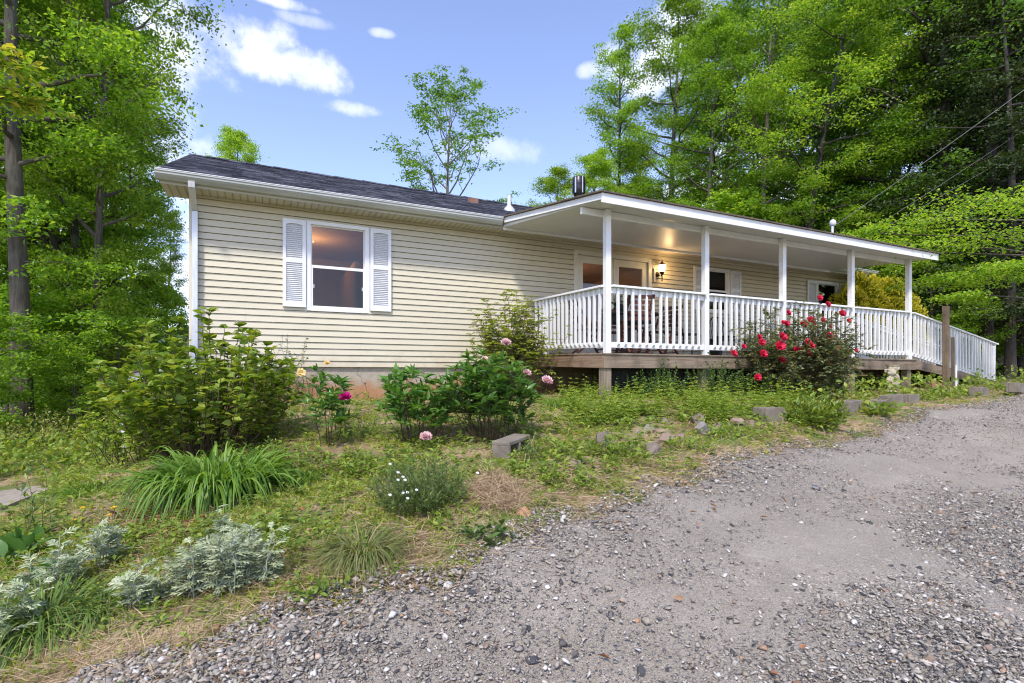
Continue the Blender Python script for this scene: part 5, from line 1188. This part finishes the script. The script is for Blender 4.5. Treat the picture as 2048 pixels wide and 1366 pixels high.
# taller weed patch before the deck
p, t = spots(4200, lambda x, y, px, py, t: np.where(in_poly(px, py, WEEDP), np.clip(.45 + vnoise(x, y, 3.3, 2), .05, 1), 0), pxr=(1050, 1700), tr=(5, 9)); m = 26; N = len(p) * m; lv = np.tile(np.repeat(np.arange(1, 7), 5)[:m], len(p)) / 6.0
hh = np.repeat(.08 + .34 * rng.random(len(p)) ** 1.5, m); a = rng.random(N) * 6.283; tl = np.repeat(rng.normal(size=(len(p), 2)) * .15, m, 0)
q = np.repeat(p, m, 0) + np.stack([tl[:, 0] * lv * hh, tl[:, 1] * lv * hh, lv * hh], 1); d = np.stack([np.cos(a), np.sin(a), .2 + .9 * lv ** 2], 1); k = (1.15 - .55 * lv) * (.7 + .5 * rng.random(N))
V, Q = blades(q, d, np.cross(d, np.array([0, 0, 1.]) + rng.normal(size=(N, 3)) * .3), .085 * k, .026 * k, 2, .4, 'lance', .15)
tag(link('weed_patch', mesh_np('weed_patch', V, [Q], L_WEED, True)), kind='stuff')
# ground ivy and undergrowth on the left slope
p, t = spots(9000, lambda x, y, px, py, t: np.where((px < 420) & (y > 9.6) | (px < 330) & (t > 8.6), .9, np.where((px > 1500) & (y > 5) & (x > 7), .25, 0)), tr=(5, 26)); m = 10; N = len(p) * m
q = np.repeat(p, m, 0) + np.concatenate([rng.normal(size=(N, 2)) * .14, rng.random((N, 1)) * .38], 1); d = rdir(N, .4)
V, T = leaves(q, d, rdir(N, 1.5), .09, .055); tag(link('undergrowth', mesh_np('undergrowth', V, [T], L_WEED)), kind='stuff')
# red mulch and dead leaves
L_MULCH = leaf_mat('red mulch chip', [(.10, .03, .02), (.20, .06, .04), (.30, .12, .07), (.36, .22, .14)], .8, 0.02)
L_LITTER = leaf_mat('dead leaf', [(.16, .09, .05), (.28, .16, .09), (.42, .26, .14), (.33, .12, .05)], .7, .15, (1, .9, .7))
MUL = [(1490, 838), (1540, 805), (1660, 795), (1850, 772), (1850, 784), (1700, 806), (1640, 818)]; MUL2 = [(215, 1020), (330, 980), (420, 1000), (420, 1060), (330, 1085), (215, 1080)]
p, t = spots(30000, lambda x, y, px, py, t: np.where(in_poly(px, py, MUL), 1, np.where(in_poly(px, py, MUL2), .5, 0.004)), tr=(3, 12)); N = len(p); p[:, 2] += .006 + .02 * rng.random(N)
V, T = leaves(p, rdir(N) * [1, 1, .25], rdir(N, 2.5), .05 + .05 * rng.random(N), .022, .1); tag(link('mulch', mesh_np('mulch', V, [T], L_MULCH)), kind='stuff')
p, t = spots(2600, lambda x, y, px, py, t: np.full(len(x), .3)); x2, y2, t2 = scatter(70, (500, 2200)); k = y2 < edge(x2); p = np.concatenate([p, np.stack([x2[k], y2[k], gzv(x2[k], y2[k]) + .015], 1)]); N = len(p); p[:, 2] += .01
V, T = leaves(p, rdir(N) * [1, 1, .2], rdir(N, 2), .035 + .035 * rng.random(N), .028, .35); tag(link('leaf_litter', mesh_np('leaf_litter', V, [T], L_LITTER)), kind='stuff')

# ------------------------------------------------------------------ loose gravel
def pebble_mat():
    m, t, b = new_mat("pebbles"); g = t.nodes.new('ShaderNodeNewGeometry')
    c = ramp(t, g.outputs['Random Per Island'], [(0, (.045, .043, .042)), (.10, (.12, .112, .104)), (.27, (.22, .20, .178)), (.5, (.34, .31, .262)), (.68, (.27, .23, .178)), (.82, (.43, .395, .34)), (.93, (.55, .53, .49)), (.97, (.34, .20, .11)), (1, (.16, .175, .2))])
    t.links.new(mixc(t, .35, c, mixc(t, 1.0, c, ramp(t, noise_f(t, coords(t), 90, 3), [(.3, (.5, .5, .5)), (.7, (1.5, 1.5, 1.5))]), 'MULTIPLY')), b.inputs['Base Color']); b.inputs['Roughness'].default_value = .85; b.inputs['Specular IOR Level'].default_value = .25; return m
def pebbles(p, r):
    N = len(p); base = np.array([[1, 0, 0], [.5, .87, 0], [-.5, .87, 0], [-1, 0, 0], [-.5, -.87, 0], [.5, -.87, 0], [.45, .25, .62], [-.45, .3, .7], [0, -.5, .6], [0, 0, -.6]])
    V = base[None] * (1 + .32 * rng.normal(size=(N, 10, 1)).clip(-1.5, 1.5)) + rng.normal(size=(N, 10, 3)) * .10
    V = V * np.stack([.75 + .6 * rng.random(N), .6 + .5 * rng.random(N), .35 + .45 * rng.random(N)], 1)[:, None]
    a = rng.random(N) * 6.283; c, s = np.cos(a)[:, None], np.sin(a)[:, None]; X, Y = V[..., 0] * c - V[..., 1] * s, V[..., 0] * s + V[..., 1] * c
    ti = rng.normal(size=(N, 2)) * .3; Z = V[..., 2] + X * ti[:, :1] + Y * ti[:, 1:]
    V = np.stack([X, Y, Z], -1) * np.reshape(r, (N, 1, 1)) + p[:, None]
    T = np.array([[0, 1, 6], [1, 7, 6], [1, 2, 7], [2, 3, 7], [3, 4, 8], [3, 8, 7], [4, 5, 8], [5, 0, 6], [5, 6, 8], [6, 7, 8], [1, 0, 9], [2, 1, 9], [3, 2, 9], [4, 3, 9], [5, 4, 9], [0, 5, 9]])
    return V.reshape(-1, 3), (np.arange(N)[:, None, None] * 10 + T).reshape(-1, 3)
x, y, t = scatter(560000, (-100, 2200), (1.7, 13)); ed = edge(x); dd = ed - y
rut = np.interp(dd, [-.2, .25, .6, 1.15, 1.5, 2.3, 2.8, 3.5, 4.2, 8], [.6, .6, .36, .30, .8, .9, .36, .36, .8, .6])
patch = np.clip(rut * (1 + .7 * vnoise(x, y, 1.15, 3) + .4 * vnoise(x, y, 3.3, 9)), 0.03, 1)
nearE = np.exp(-np.maximum(dd, 0) / .22)
k = (dd > -.14) & (rng.random(len(x)) < np.clip(patch * .8 + .18 * nearE * (dd < .9), 0, 1)); x, y, t, nE = x[k], y[k], t[k], nearE[k]
rt = rut[k]; r = np.maximum((.6 + .5 * rt) * np.exp(rng.normal(np.log(.0036), .68, len(x))) * (1 + 1.0 * nE * rng.random(len(x)) ** 2), .0011 * t); r = np.minimum(r, .019)
V, T = pebbles(np.stack([x, y, gzv(x, y) + .014 + r * .15], 1), r)
tag(link('loose_gravel', mesh_np('loose_gravel', V, [T], pebble_mat())), kind='stuff')
# ------------------------------------------------------------------ trees
T_A = leaf_mat('broad leaf', [(0.089, 0.186, 0.019), (0.138, 0.268, 0.026), (0.194, 0.348, 0.036), (0.276, 0.413, 0.056)], .45, .5)
T_B = leaf_mat('bright broad leaf', [(0.113, 0.224, 0.021), (0.172, 0.314, 0.030), (0.254, 0.404, 0.045), (0.374, 0.463, 0.075)], .45, .5)
T_C = leaf_mat('deep broad leaf', [(0.054, 0.134, 0.018), (0.090, 0.198, 0.025), (0.134, 0.270, 0.036), (0.198, 0.342, 0.054)], .45, .4)
T_H = leaf_mat('hemlock needle spray', [(0.026, 0.052, 0.016), (0.046, 0.078, 0.021), (0.078, 0.111, 0.033)], .6, .2)
T_Y = leaf_mat('young yellow green leaf', [(.12, .24, .02), (.18, .30, .03), (.28, .36, .05), (.40, .34, .06)], .45, .5)
T_BR = leaf_mat('dry brown leaf', [(.10, .06, .03), (.17, .10, .05), (.12, .12, .03)], .6, .25)
def bark_mat(n, a, b_, sc_=4):
    m, t, b = new_mat(n); v = coords(t, (5, 5, .7)); f = noise_f(t, v, sc_, 6, .65)
    c = ramp(t, f, [(.3, a), (.7, b_)]); c = mixc(t, ramp(t, noise_f(t, coords(t), 1.4, 4), [(.5, (0, 0, 0)), (.7, (.6, .6, .6))]), c, (.16, .17, .13))
    t.links.new(c, b.inputs['Base Color']); b.inputs['Roughness'].default_value = .92; bump(t, b, f, .9, .03); return m
K_GREY = bark_mat('grey bark', (.04, .032, .025), (.125, .105, .085)); K_DARK = bark_mat('dark bark', (.022, .018, .015), (.07, .056, .046)); K_PALE = bark_mat('pale bark', (.10, .085, .07), (.25, .22, .185))

def tree_meshes(seed, H, r0, cb, cr, npri, nleaf, L, lmat, kmat, prof='oval', flat=.30, rise=.55, lean=0., low=0, clus=.42, sub=5, epi=0, fork=0, droop=.25):
    global rng
    keep = rng; rng = np.random.default_rng(seed)
    n = 14; s = np.linspace(0, 1, n); ph = rng.random(4) * 6
    tr = np.stack([.018 * H * np.sin(s * 5 + ph[0]) * s + lean * H * s ** 1.3, .018 * H * np.sin(s * 4 + ph[1]) * s, s * H], 1); tr[0, 2] = -.5
    trad = r0 * (1 - s) ** .85 + .012; trad[0] *= 1.25
    tb = [(tr, trad)]; trunks = [(tr, trad)]
    if fork:
        j = int(n * .22); tr2 = tr.copy(); d_ = (s - s[j]).clip(0); ang = rng.random() * 6.28; tr2[:, 0] += fork * H * d_ ** .9 * math.cos(ang); tr2[:, 1] += fork * H * d_ ** .9 * math.sin(ang); tr2 = tr2[j:]; tb.append((tr2, trad[j:] * .8)); trunks.append((tr2, trad[j:] * .8))
    anc, ar = [], []
    def limb(p0, az, el, ln, r):
        m = 6; ss = np.linspace(0, 1, m); e = el + (np.linspace(0, 1, m) - .3) * .35
        d = np.stack([np.cos(e) * np.cos(az + .25 * np.sin(ss * 4)), np.cos(e) * np.sin(az + .25 * np.sin(ss * 4)), np.sin(e)], 1)
        p = p0 + np.concatenate([[[0, 0, 0]], np.cumsum(d[:-1] * ln / (m - 1), 0)]) + rng.normal(size=(m, 3)) * ln * .015
        p[0] = p0; tb.append((p, np.linspace(r, r * .18, m))); return p
    for i in range(npri):
        k = (i + rng.random()) / npri
        if prof == 'oval': w = math.sin(math.pi * (.12 + .86 * k)) ** .7
        elif prof == 'cone': w = (1 - k) ** .8 + .05
        elif prof == 'vase': w = .5 + .6 * math.sin(math.pi * min(1, k * .85 + .1))
        else: w = .55 + .45 * math.sin(math.pi * k)
        T_, TR = trunks[i % len(trunks)]; h = (cb + (1 - cb) * k * .97); f = h * (n - 1) - (n - len(T_)); f = min(max(f, 0), len(T_) - 1.001); j = int(f); p0 = T_[j] * (1 - f + j) + T_[j + 1] * (f - j)
        az = i * 2.4 + rng.random() * .9; ln = cr * w * (.65 + .5 * rng.random()); el = rise * (.5 + .9 * k) + rng.normal() * .12
        p = limb(p0, az, el, ln, max(.018, min(TR[j] * .6, .026 * ln + .014)))
        for q in range(sub):
            f = .35 + .62 * (q + rng.random()) / sub; f2 = f * 5; j2 = min(int(f2), 4); b0 = p[j2] * (1 - f2 + j2) + p[j2 + 1] * (f2 - j2)
            p2 = limb(b0, az + rng.choice([-1, 1]) * (.5 + .5 * rng.random()), el * .6 + rng.normal() * .2, ln * (.25 + .3 * rng.random()), .012)
            for z in (3, 5): anc.append(p2[z]); ar.append(clus * (.7 + .6 * rng.random()))
        anc.append(p[-1]); ar.append(clus)
    for i in range(low):
        h = .10 + (cb - .10) * rng.random() if cb > .1 else .1; f = h * (n - 1); j = int(f); p0 = tr[j] * (1 - f + j) + tr[j + 1] * (f - j); az = rng.random() * 6.28; ln = cr * (.3 + .4 * rng.random())
        p = limb(p0, az, .15 + rng.normal() * .2, ln, .016)
        for z in (2, 3, 4, 5): anc.append(p[z] + rng.normal(size=3) * .15); ar.append(clus * .9)
    for i in range(epi):
        j = rng.integers(2, n - 1); anc.append(tr[j] + rng.normal(size=3) * .25); ar.append(clus * .7)
    anc, ar = np.array(anc), np.array(ar); M_ = len(anc); i = rng.integers(0, M_, nleaf)
    off = rng.normal(size=(nleaf, 3)) * .55; off[:, 2] *= flat; pos = anc[i] + off * ar[i][:, None]; pos[:, 2] -= droop * (off[:, 0] ** 2 + off[:, 1] ** 2) * ar[i] * .6
    d = rdir(nleaf) * [1, 1, .45] - [0, 0, .22]; nr = rdir(nleaf, 1.5)
    V, T = leaves(pos, d, nr, L * (.45 + 1.1 * rng.random(nleaf) ** 1.3), L * (.45 + .4 * rng.random(nleaf)), .2)
    crown = mesh_np('crown', V, [T], lmat); V, Q = tubes(tb[:1 + bool(fork)], 10); V2, Q2 = tubes(tb[1 + bool(fork):], 5)
    trunk = mesh_np('trunk', np.concatenate([V, V2]), [Q, Q2 + len(V)], kmat, True); rng = keep
    return trunk, crown
TREES = {}
def species(key, **kw): TREES[key] = tree_meshes(**kw)
species('tall', seed=1, H=18, r0=.19, cb=.28, cr=3.4, npri=34, nleaf=44000, L=0.105, lmat=T_A, kmat=K_GREY, low=4, sub=5, clus=.5)
species('bright', seed=2, H=15, r0=.13, cb=.22, cr=2.7, npri=34, nleaf=42000, L=0.1, lmat=T_B, kmat=K_GREY, low=8, sub=5, clus=.46, rise=.7)
species('narrow', seed=3, H=18, r0=.15, cb=.25, cr=1.9, npri=36, nleaf=26000, L=0.105, lmat=T_A, kmat=K_DARK, prof='col', clus=.42, rise=.8, epi=10)
species('deep', seed=4, H=20, r0=.26, cb=.24, cr=4.2, npri=36, nleaf=50000, L=0.12, lmat=T_C, kmat=K_DARK, low=12, clus=.58, rise=.35)
species('forked', seed=5, H=17, r0=.2, cb=.30, cr=3.6, npri=34, nleaf=42000, L=0.112, lmat=T_A, kmat=K_DARK, fork=.30, low=4, clus=.52, rise=.4)
species('leaning', seed=6, H=16, r0=.15, cb=.35, cr=3.2, npri=28, nleaf=30000, L=0.11, lmat=T_B, kmat=K_DARK, lean=.28, clus=.5, rise=.5)
species('vase', seed=7, H=15, r0=.14, cb=.30, cr=3.3, npri=30, nleaf=13500, L=0.12, lmat=T_C, kmat=K_PALE, prof='vase', clus=.34, rise=.95, sub=4)
species('hemlock', seed=8, H=19, r0=.2, cb=.10, cr=3.0, npri=60, nleaf=50000, L=.11, lmat=T_H, kmat=K_DARK, prof='cone', flat=.22, rise=-.05, clus=.5, sub=4, droop=.6)
species('dead', seed=9, H=14, r0=.15, cb=.12, cr=2.2, npri=34, nleaf=5000, L=.10, lmat=T_H, kmat=K_DARK, prof='col', rise=.0, clus=.5, sub=3)
species('sapling', seed=10, H=4.6, r0=.035, cb=.12, cr=1.25, npri=22, nleaf=9000, L=0.095, lmat=T_B, kmat=K_GREY, clus=.3, sub=4, rise=.5)
species('under', seed=11, H=3.2, r0=.03, cb=.06, cr=1.3, npri=22, nleaf=8000, L=0.09, lmat=T_A, kmat=K_GREY, clus=.3, sub=4, rise=.45)
def tree(key, px, t, label, s=1.0, rz=None, name='tree', cat='tree', group=None, sz=None, dzz=0):
    g = GT(px, t); o = thing(name, label, cat, g - Vector((0, 0, dzz)), random.random() * 6.28 if rz is None else rz, group)
    o.scale = (s, s, sz or s); tk, cr_ = TREES[key]
    link('trunk', tk, o); link('crown', cr_, o); return o
# left wood
tree('tall', 44, 11, 'tall forest tree with the thickest grey trunk near the left edge', .95, 1.0)
tree('narrow', 68, 15.5, 'slim dark trunked tree just right of the thick grey trunk', .9)
tree('forked', 152, 14.5, 'dark double trunked tree in the left wood', .6, 2.9, sz=.85)
tree('bright', 198, 12.6, 'tree with a slim winding trunk whose bright crown reaches furthest toward the house', .74, 2.2, sz=1.0)
tree('narrow', 222, 16, 'dark slim tree right behind the winding trunk', .9)
tree('bright', 268, 19, 'bright leaved tree seen between the wood and the house corner', .66, sz=.82)
tree('tall', 118, 19, 'tall tree standing between the slim trunk and the double trunk', .95)
tree('tall', -60, 13, 'tall tree cut by the left edge of the picture', 1.0)
tree('bright', 90, 15, 'bright leafy tree filling the upper left', 1.05, .3)
tree('tall', 20, 20, 'distant tall tree at the left edge', 1.0)
tree('narrow', 335, 27, 'thin distant tree next to the house corner', .55)
tree('bright', -190, 13, 'bright tree beyond the left edge reaching into the picture', 1.0)
tree('bright', 235, 23, 'distant bright tree behind the winding trunk', .85)
for i, (px, t, s, k, lb) in enumerate(((20, 11.5, 1, 'under', 'leafy undergrowth shrub at the foot of the thickest grey trunk'), (90, 12.5, .95, 'under', 'leafy shrub between the thick grey trunk and the double trunk'), (165, 13, .9, 'sapling', 'sapling in front of the double trunk'), (235, 12, .8, 'under', 'leafy shrub right of the winding trunk'),
        (300, 15, .9, 'sapling', 'sapling near the house corner in the left wood'), (120, 16, 1.1, 'sapling', 'taller sapling behind the double trunk'), (50, 16, 1.2, 'sapling', 'taller sapling behind the thickest trunk'), (-40, 9.5, .8, 'under', 'leafy shrub cut by the left edge'), (330, 19, 1.0, 'sapling', 'distant sapling beside the downspout corner'),
        (200, 18, 1.2, 'sapling', 'tall sapling behind the winding trunk'), (270, 18.5, 1.0, 'under', 'dense shrub in the gap right of the winding trunk'), (150, 10.6, .5, 'under', 'low green shrub behind the variegated shrub'), (345, 13.5, .6, 'under', 'small shrub against the left wall of the house'))):
    tree(k, px, t, lb, s, name='sapling' if k == 'sapling' else 'shrub', cat='sapling' if k == 'sapling' else 'shrub')
# behind the house
tree('bright', 470, 34, 'round bright tree top peeking over the left end of the roof ridge', .92, 1.3, sz=1.16)
tree('vase', 900, 29, 'sparse open branched tree standing alone above the middle of the roof', 1.2, .9, sz=1.06)
# right wood
RT = (('bright', 1120, 31, .82, 'bright round crowned tree at the left end of the right hand wood'), ('bright', 1075, 36, .72, 'lower distant tree at the outer left edge of the right hand wood'), ('narrow', 1240, 27, .98, 'narrow tall tree with a dry brown top'), ('bright', 1190, 25, .72, 'bright tree right behind the flue pipe'),
      ('tall', 1345, 26, 1.02, 'tall tree right of the brown topped one'), ('tall', 1420, 23, .85, 'bright tree behind the middle of the porch roof'), ('tall', 1455, 29, 1.1, 'tallest tree in the middle of the right hand wood'), ('narrow', 1400, 31, 1.1, 'slim tree between the two tall ones'),
      ('vase', 1530, 23, 1.15, 'pale stemmed open tree behind the porch roof centre'), ('leaning', 1590, 20.5, .85, 'dark trunked tree leaning right behind the porch roof'), ('tall', 1600, 27, 1.15, 'tall tree behind the leaning trunk'), ('deep', 1700, 24, 1.0, 'deep green spreading tree above the service mast'),
      ('forked', 1795, 19.5, 1.0, 'dark tree forking low into two stems right of the service mast'), ('deep', 1882, 18.5, 1.0, 'thick trunked deep green tree behind the right end of the porch roof'), ('tall', 1850, 24, 1.1, 'tall tree behind the thick trunk'), ('deep', 1760, 29, 1.1, 'distant deep green tree behind the forked one'),
      ('hemlock', 1905, 21, 1.0, 'dark hemlock behind the tall wooden post'), ('hemlock', 1972, 16.5, .95, 'dark conifer with a straight thick trunk beyond the end of the ramp'), ('hemlock', 2045, 19, 1.1, 'dark hemlock at the right edge of the picture'), ('dead', 1935, 19, .9, 'thin half bare conifer left of the straight thick trunk'),
      ('dead', 2020, 15, .85, 'half bare conifer with dry twigs near the right edge'), ('hemlock', 2110, 16, 1.0, 'dark hemlock beyond the right edge'), ('tall', 2000, 27, 1.1, 'tall leafy tree behind the conifers'), ('tall', 1650, 32, 1.1, 'distant tall tree behind the service mast'),
      ('bright', 1280, 33, .95, 'distant bright tree left of the tall pair'), ('bright', 1510, 34, 1.15, 'distant bright tree top between the tallest tree and the deep green one'), ('deep', 2090, 22, 1.1, 'deep green tree cut by the right edge'), ('tall', 2180, 18, 1.1, 'tall tree beyond the right edge'), ('deep', 1960, 33, 1.1, 'far deep green tree behind the conifers'))
for k, px, t, s, lb in RT: tree(k, px, t, lb, s, name='hemlock_tree' if k == 'hemlock' else 'conifer' if k == 'dead' else 'tree', cat='conifer' if k in ('hemlock', 'dead') else 'tree')
for px, t, s, k, lb in ((1860, 16.2, 1.0, 'sapling', 'sapling behind the golden cypress'), (1935, 15.5, .7, 'under', 'leafy shrub behind the ramp railing'), (1830, 19, 1.3, 'sapling', 'taller sapling between the fork and the thick trunk'), (1740, 21, 1.4, 'sapling', 'sapling behind the right end of the house roof'), (1985, 20, 1.2, 'under', 'shrub in the dark conifers'),
        (1290, 22, 1.5, 'sapling', 'sapling top behind the left end of the porch roof'), (1480, 21, 1.6, 'sapling', 'sapling top behind the porch roof middle'), (1660, 22, 1.5, 'sapling', 'sapling top left of the service mast'), (2040, 22, 1.4, 'under', 'shrub at the foot of the hemlock by the right edge'), (1900, 26, 1.8, 'sapling', 'tall sapling deep in the right hand wood')):
    tree(k, px, t, lb, s, name='sapling' if k == 'sapling' else 'shrub', cat='sapling' if k == 'sapling' else 'shrub')
# near branches reaching in from trees just outside the picture
def near_tree(name, label, px0, t0, h, clusters, lmat, L, nl, kmat, rad=.16, fl=.25):
    g = GT(px0, t0); o = thing(name, label, 'tree', g); gv = Vector(g)
    tb = [(np.array([(0, 0, -.3), (.05, 0, h * .35), (-.03, .04, h * .7), (.05, 0, h)]), np.array([rad * 1.2, rad, rad * .8, rad * .4]))]
    ps, rs = [], []
    for px, py, t, rp in clusters:
        c = np.array(P(px, py, t) - gv); z0 = max(.5, min(h * .95, c[2] - .15 * math.hypot(c[0], c[1]))); s = np.linspace(0, 1, 7)[:, None]
        b0 = np.array([0, 0, z0]); path = b0 + (c - b0) * s + np.array([0, 0, 1.]) * (np.sin(s * np.pi) * .22) + rng.normal(size=(7, 3)) * .03 * np.sin(s * np.pi)
        tb.append((path, np.linspace(.045, .006, 7))); r = rp * t / F
        for q in range(9):
            e = c + rng.normal(size=3) * np.array([r, r, r * .12]) * .55; tb.append((np.array([path[-2], (path[-2] + e) / 2 + [0, 0, .03], e]), np.array([.008, .006, .003])))
            ps.append(e); rs.append(r * .55)
    i = rng.integers(0, len(ps), nl); off = rng.normal(size=(nl, 3)) * .6; off[:, 2] *= fl; pos = np.array(ps)[i] + off * np.array(rs)[i][:, None]; pos[:, 2] -= .3 * (off[:, 0] ** 2 + off[:, 1] ** 2) * np.array(rs)[i] * .5
    d = rdir(nl) * [1, 1, .3] - [0, 0, .25]; V, T = leaves(pos, d, rdir(nl, 2), L * (.7 + .6 * rng.random(nl)), L * .6, .15)
    V2, Q2 = tubes(tb[:1], 10); V3, Q3 = tubes(tb[1:], 5); link('trunk', mesh_np('trunk', np.concatenate([V2, V3]), [Q2, Q3 + len(V2)], kmat, True), o); link('crown', mesh_np('crown', V, [T], lmat), o); return o
near_tree('young_tree', 'near tree at the right whose bright green layered sprays hang over the porch end', 2260, 12, 7.5, [(1950, 400, 12, 95), (1850, 440, 12.3, 85), (1755, 490, 12.6, 60), (1830, 505, 12.3, 75), (1990, 470, 11.5, 90), (2040, 410, 11, 90), (1900, 555, 12, 55), (1985, 555, 11.5, 60), (2040, 530, 11, 60), (1700, 468, 13, 40), (1930, 590, 11.5, 35)], T_B, .085, 8500, K_GREY)
near_tree('young_tree', 'young maple at the far left with yellow green tips hanging into the picture', -420, 5.6, 5.5, [(40, 130, 5.4, 55), (20, 185, 5.4, 45), (60, 205, 5.5, 28), (-40, 120, 5.3, 70), (-120, 200, 5.3, 90)], T_Y, .085, 800, K_GREY, .08, .7)
# dry brown top of the narrow tree
# far wood that reads as one mass
N = 60000; px = rng.uniform(-500, 2600, N); px = px[(px < 340) | (px > 1090)]; N = len(px); t = rng.uniform(34, 62, N); u = (px - CX) / F; x = (CS * u + SN) * t; y = (-SN * u + CS) * t
top = np.where(px < 340, 3.5 + 2 * vnoise(x, y, .3), 11 + 3 * vnoise(x, y, .25)); z = gzv(x, y) + top * rng.random(N) ** .8
V, T = leaves(np.stack([x, y, z], 1), rdir(N), rdir(N, 1.), .75, .55, .2); tag(link('far_wood', mesh_np('far_wood', V, [T], T_C)), kind='stuff')
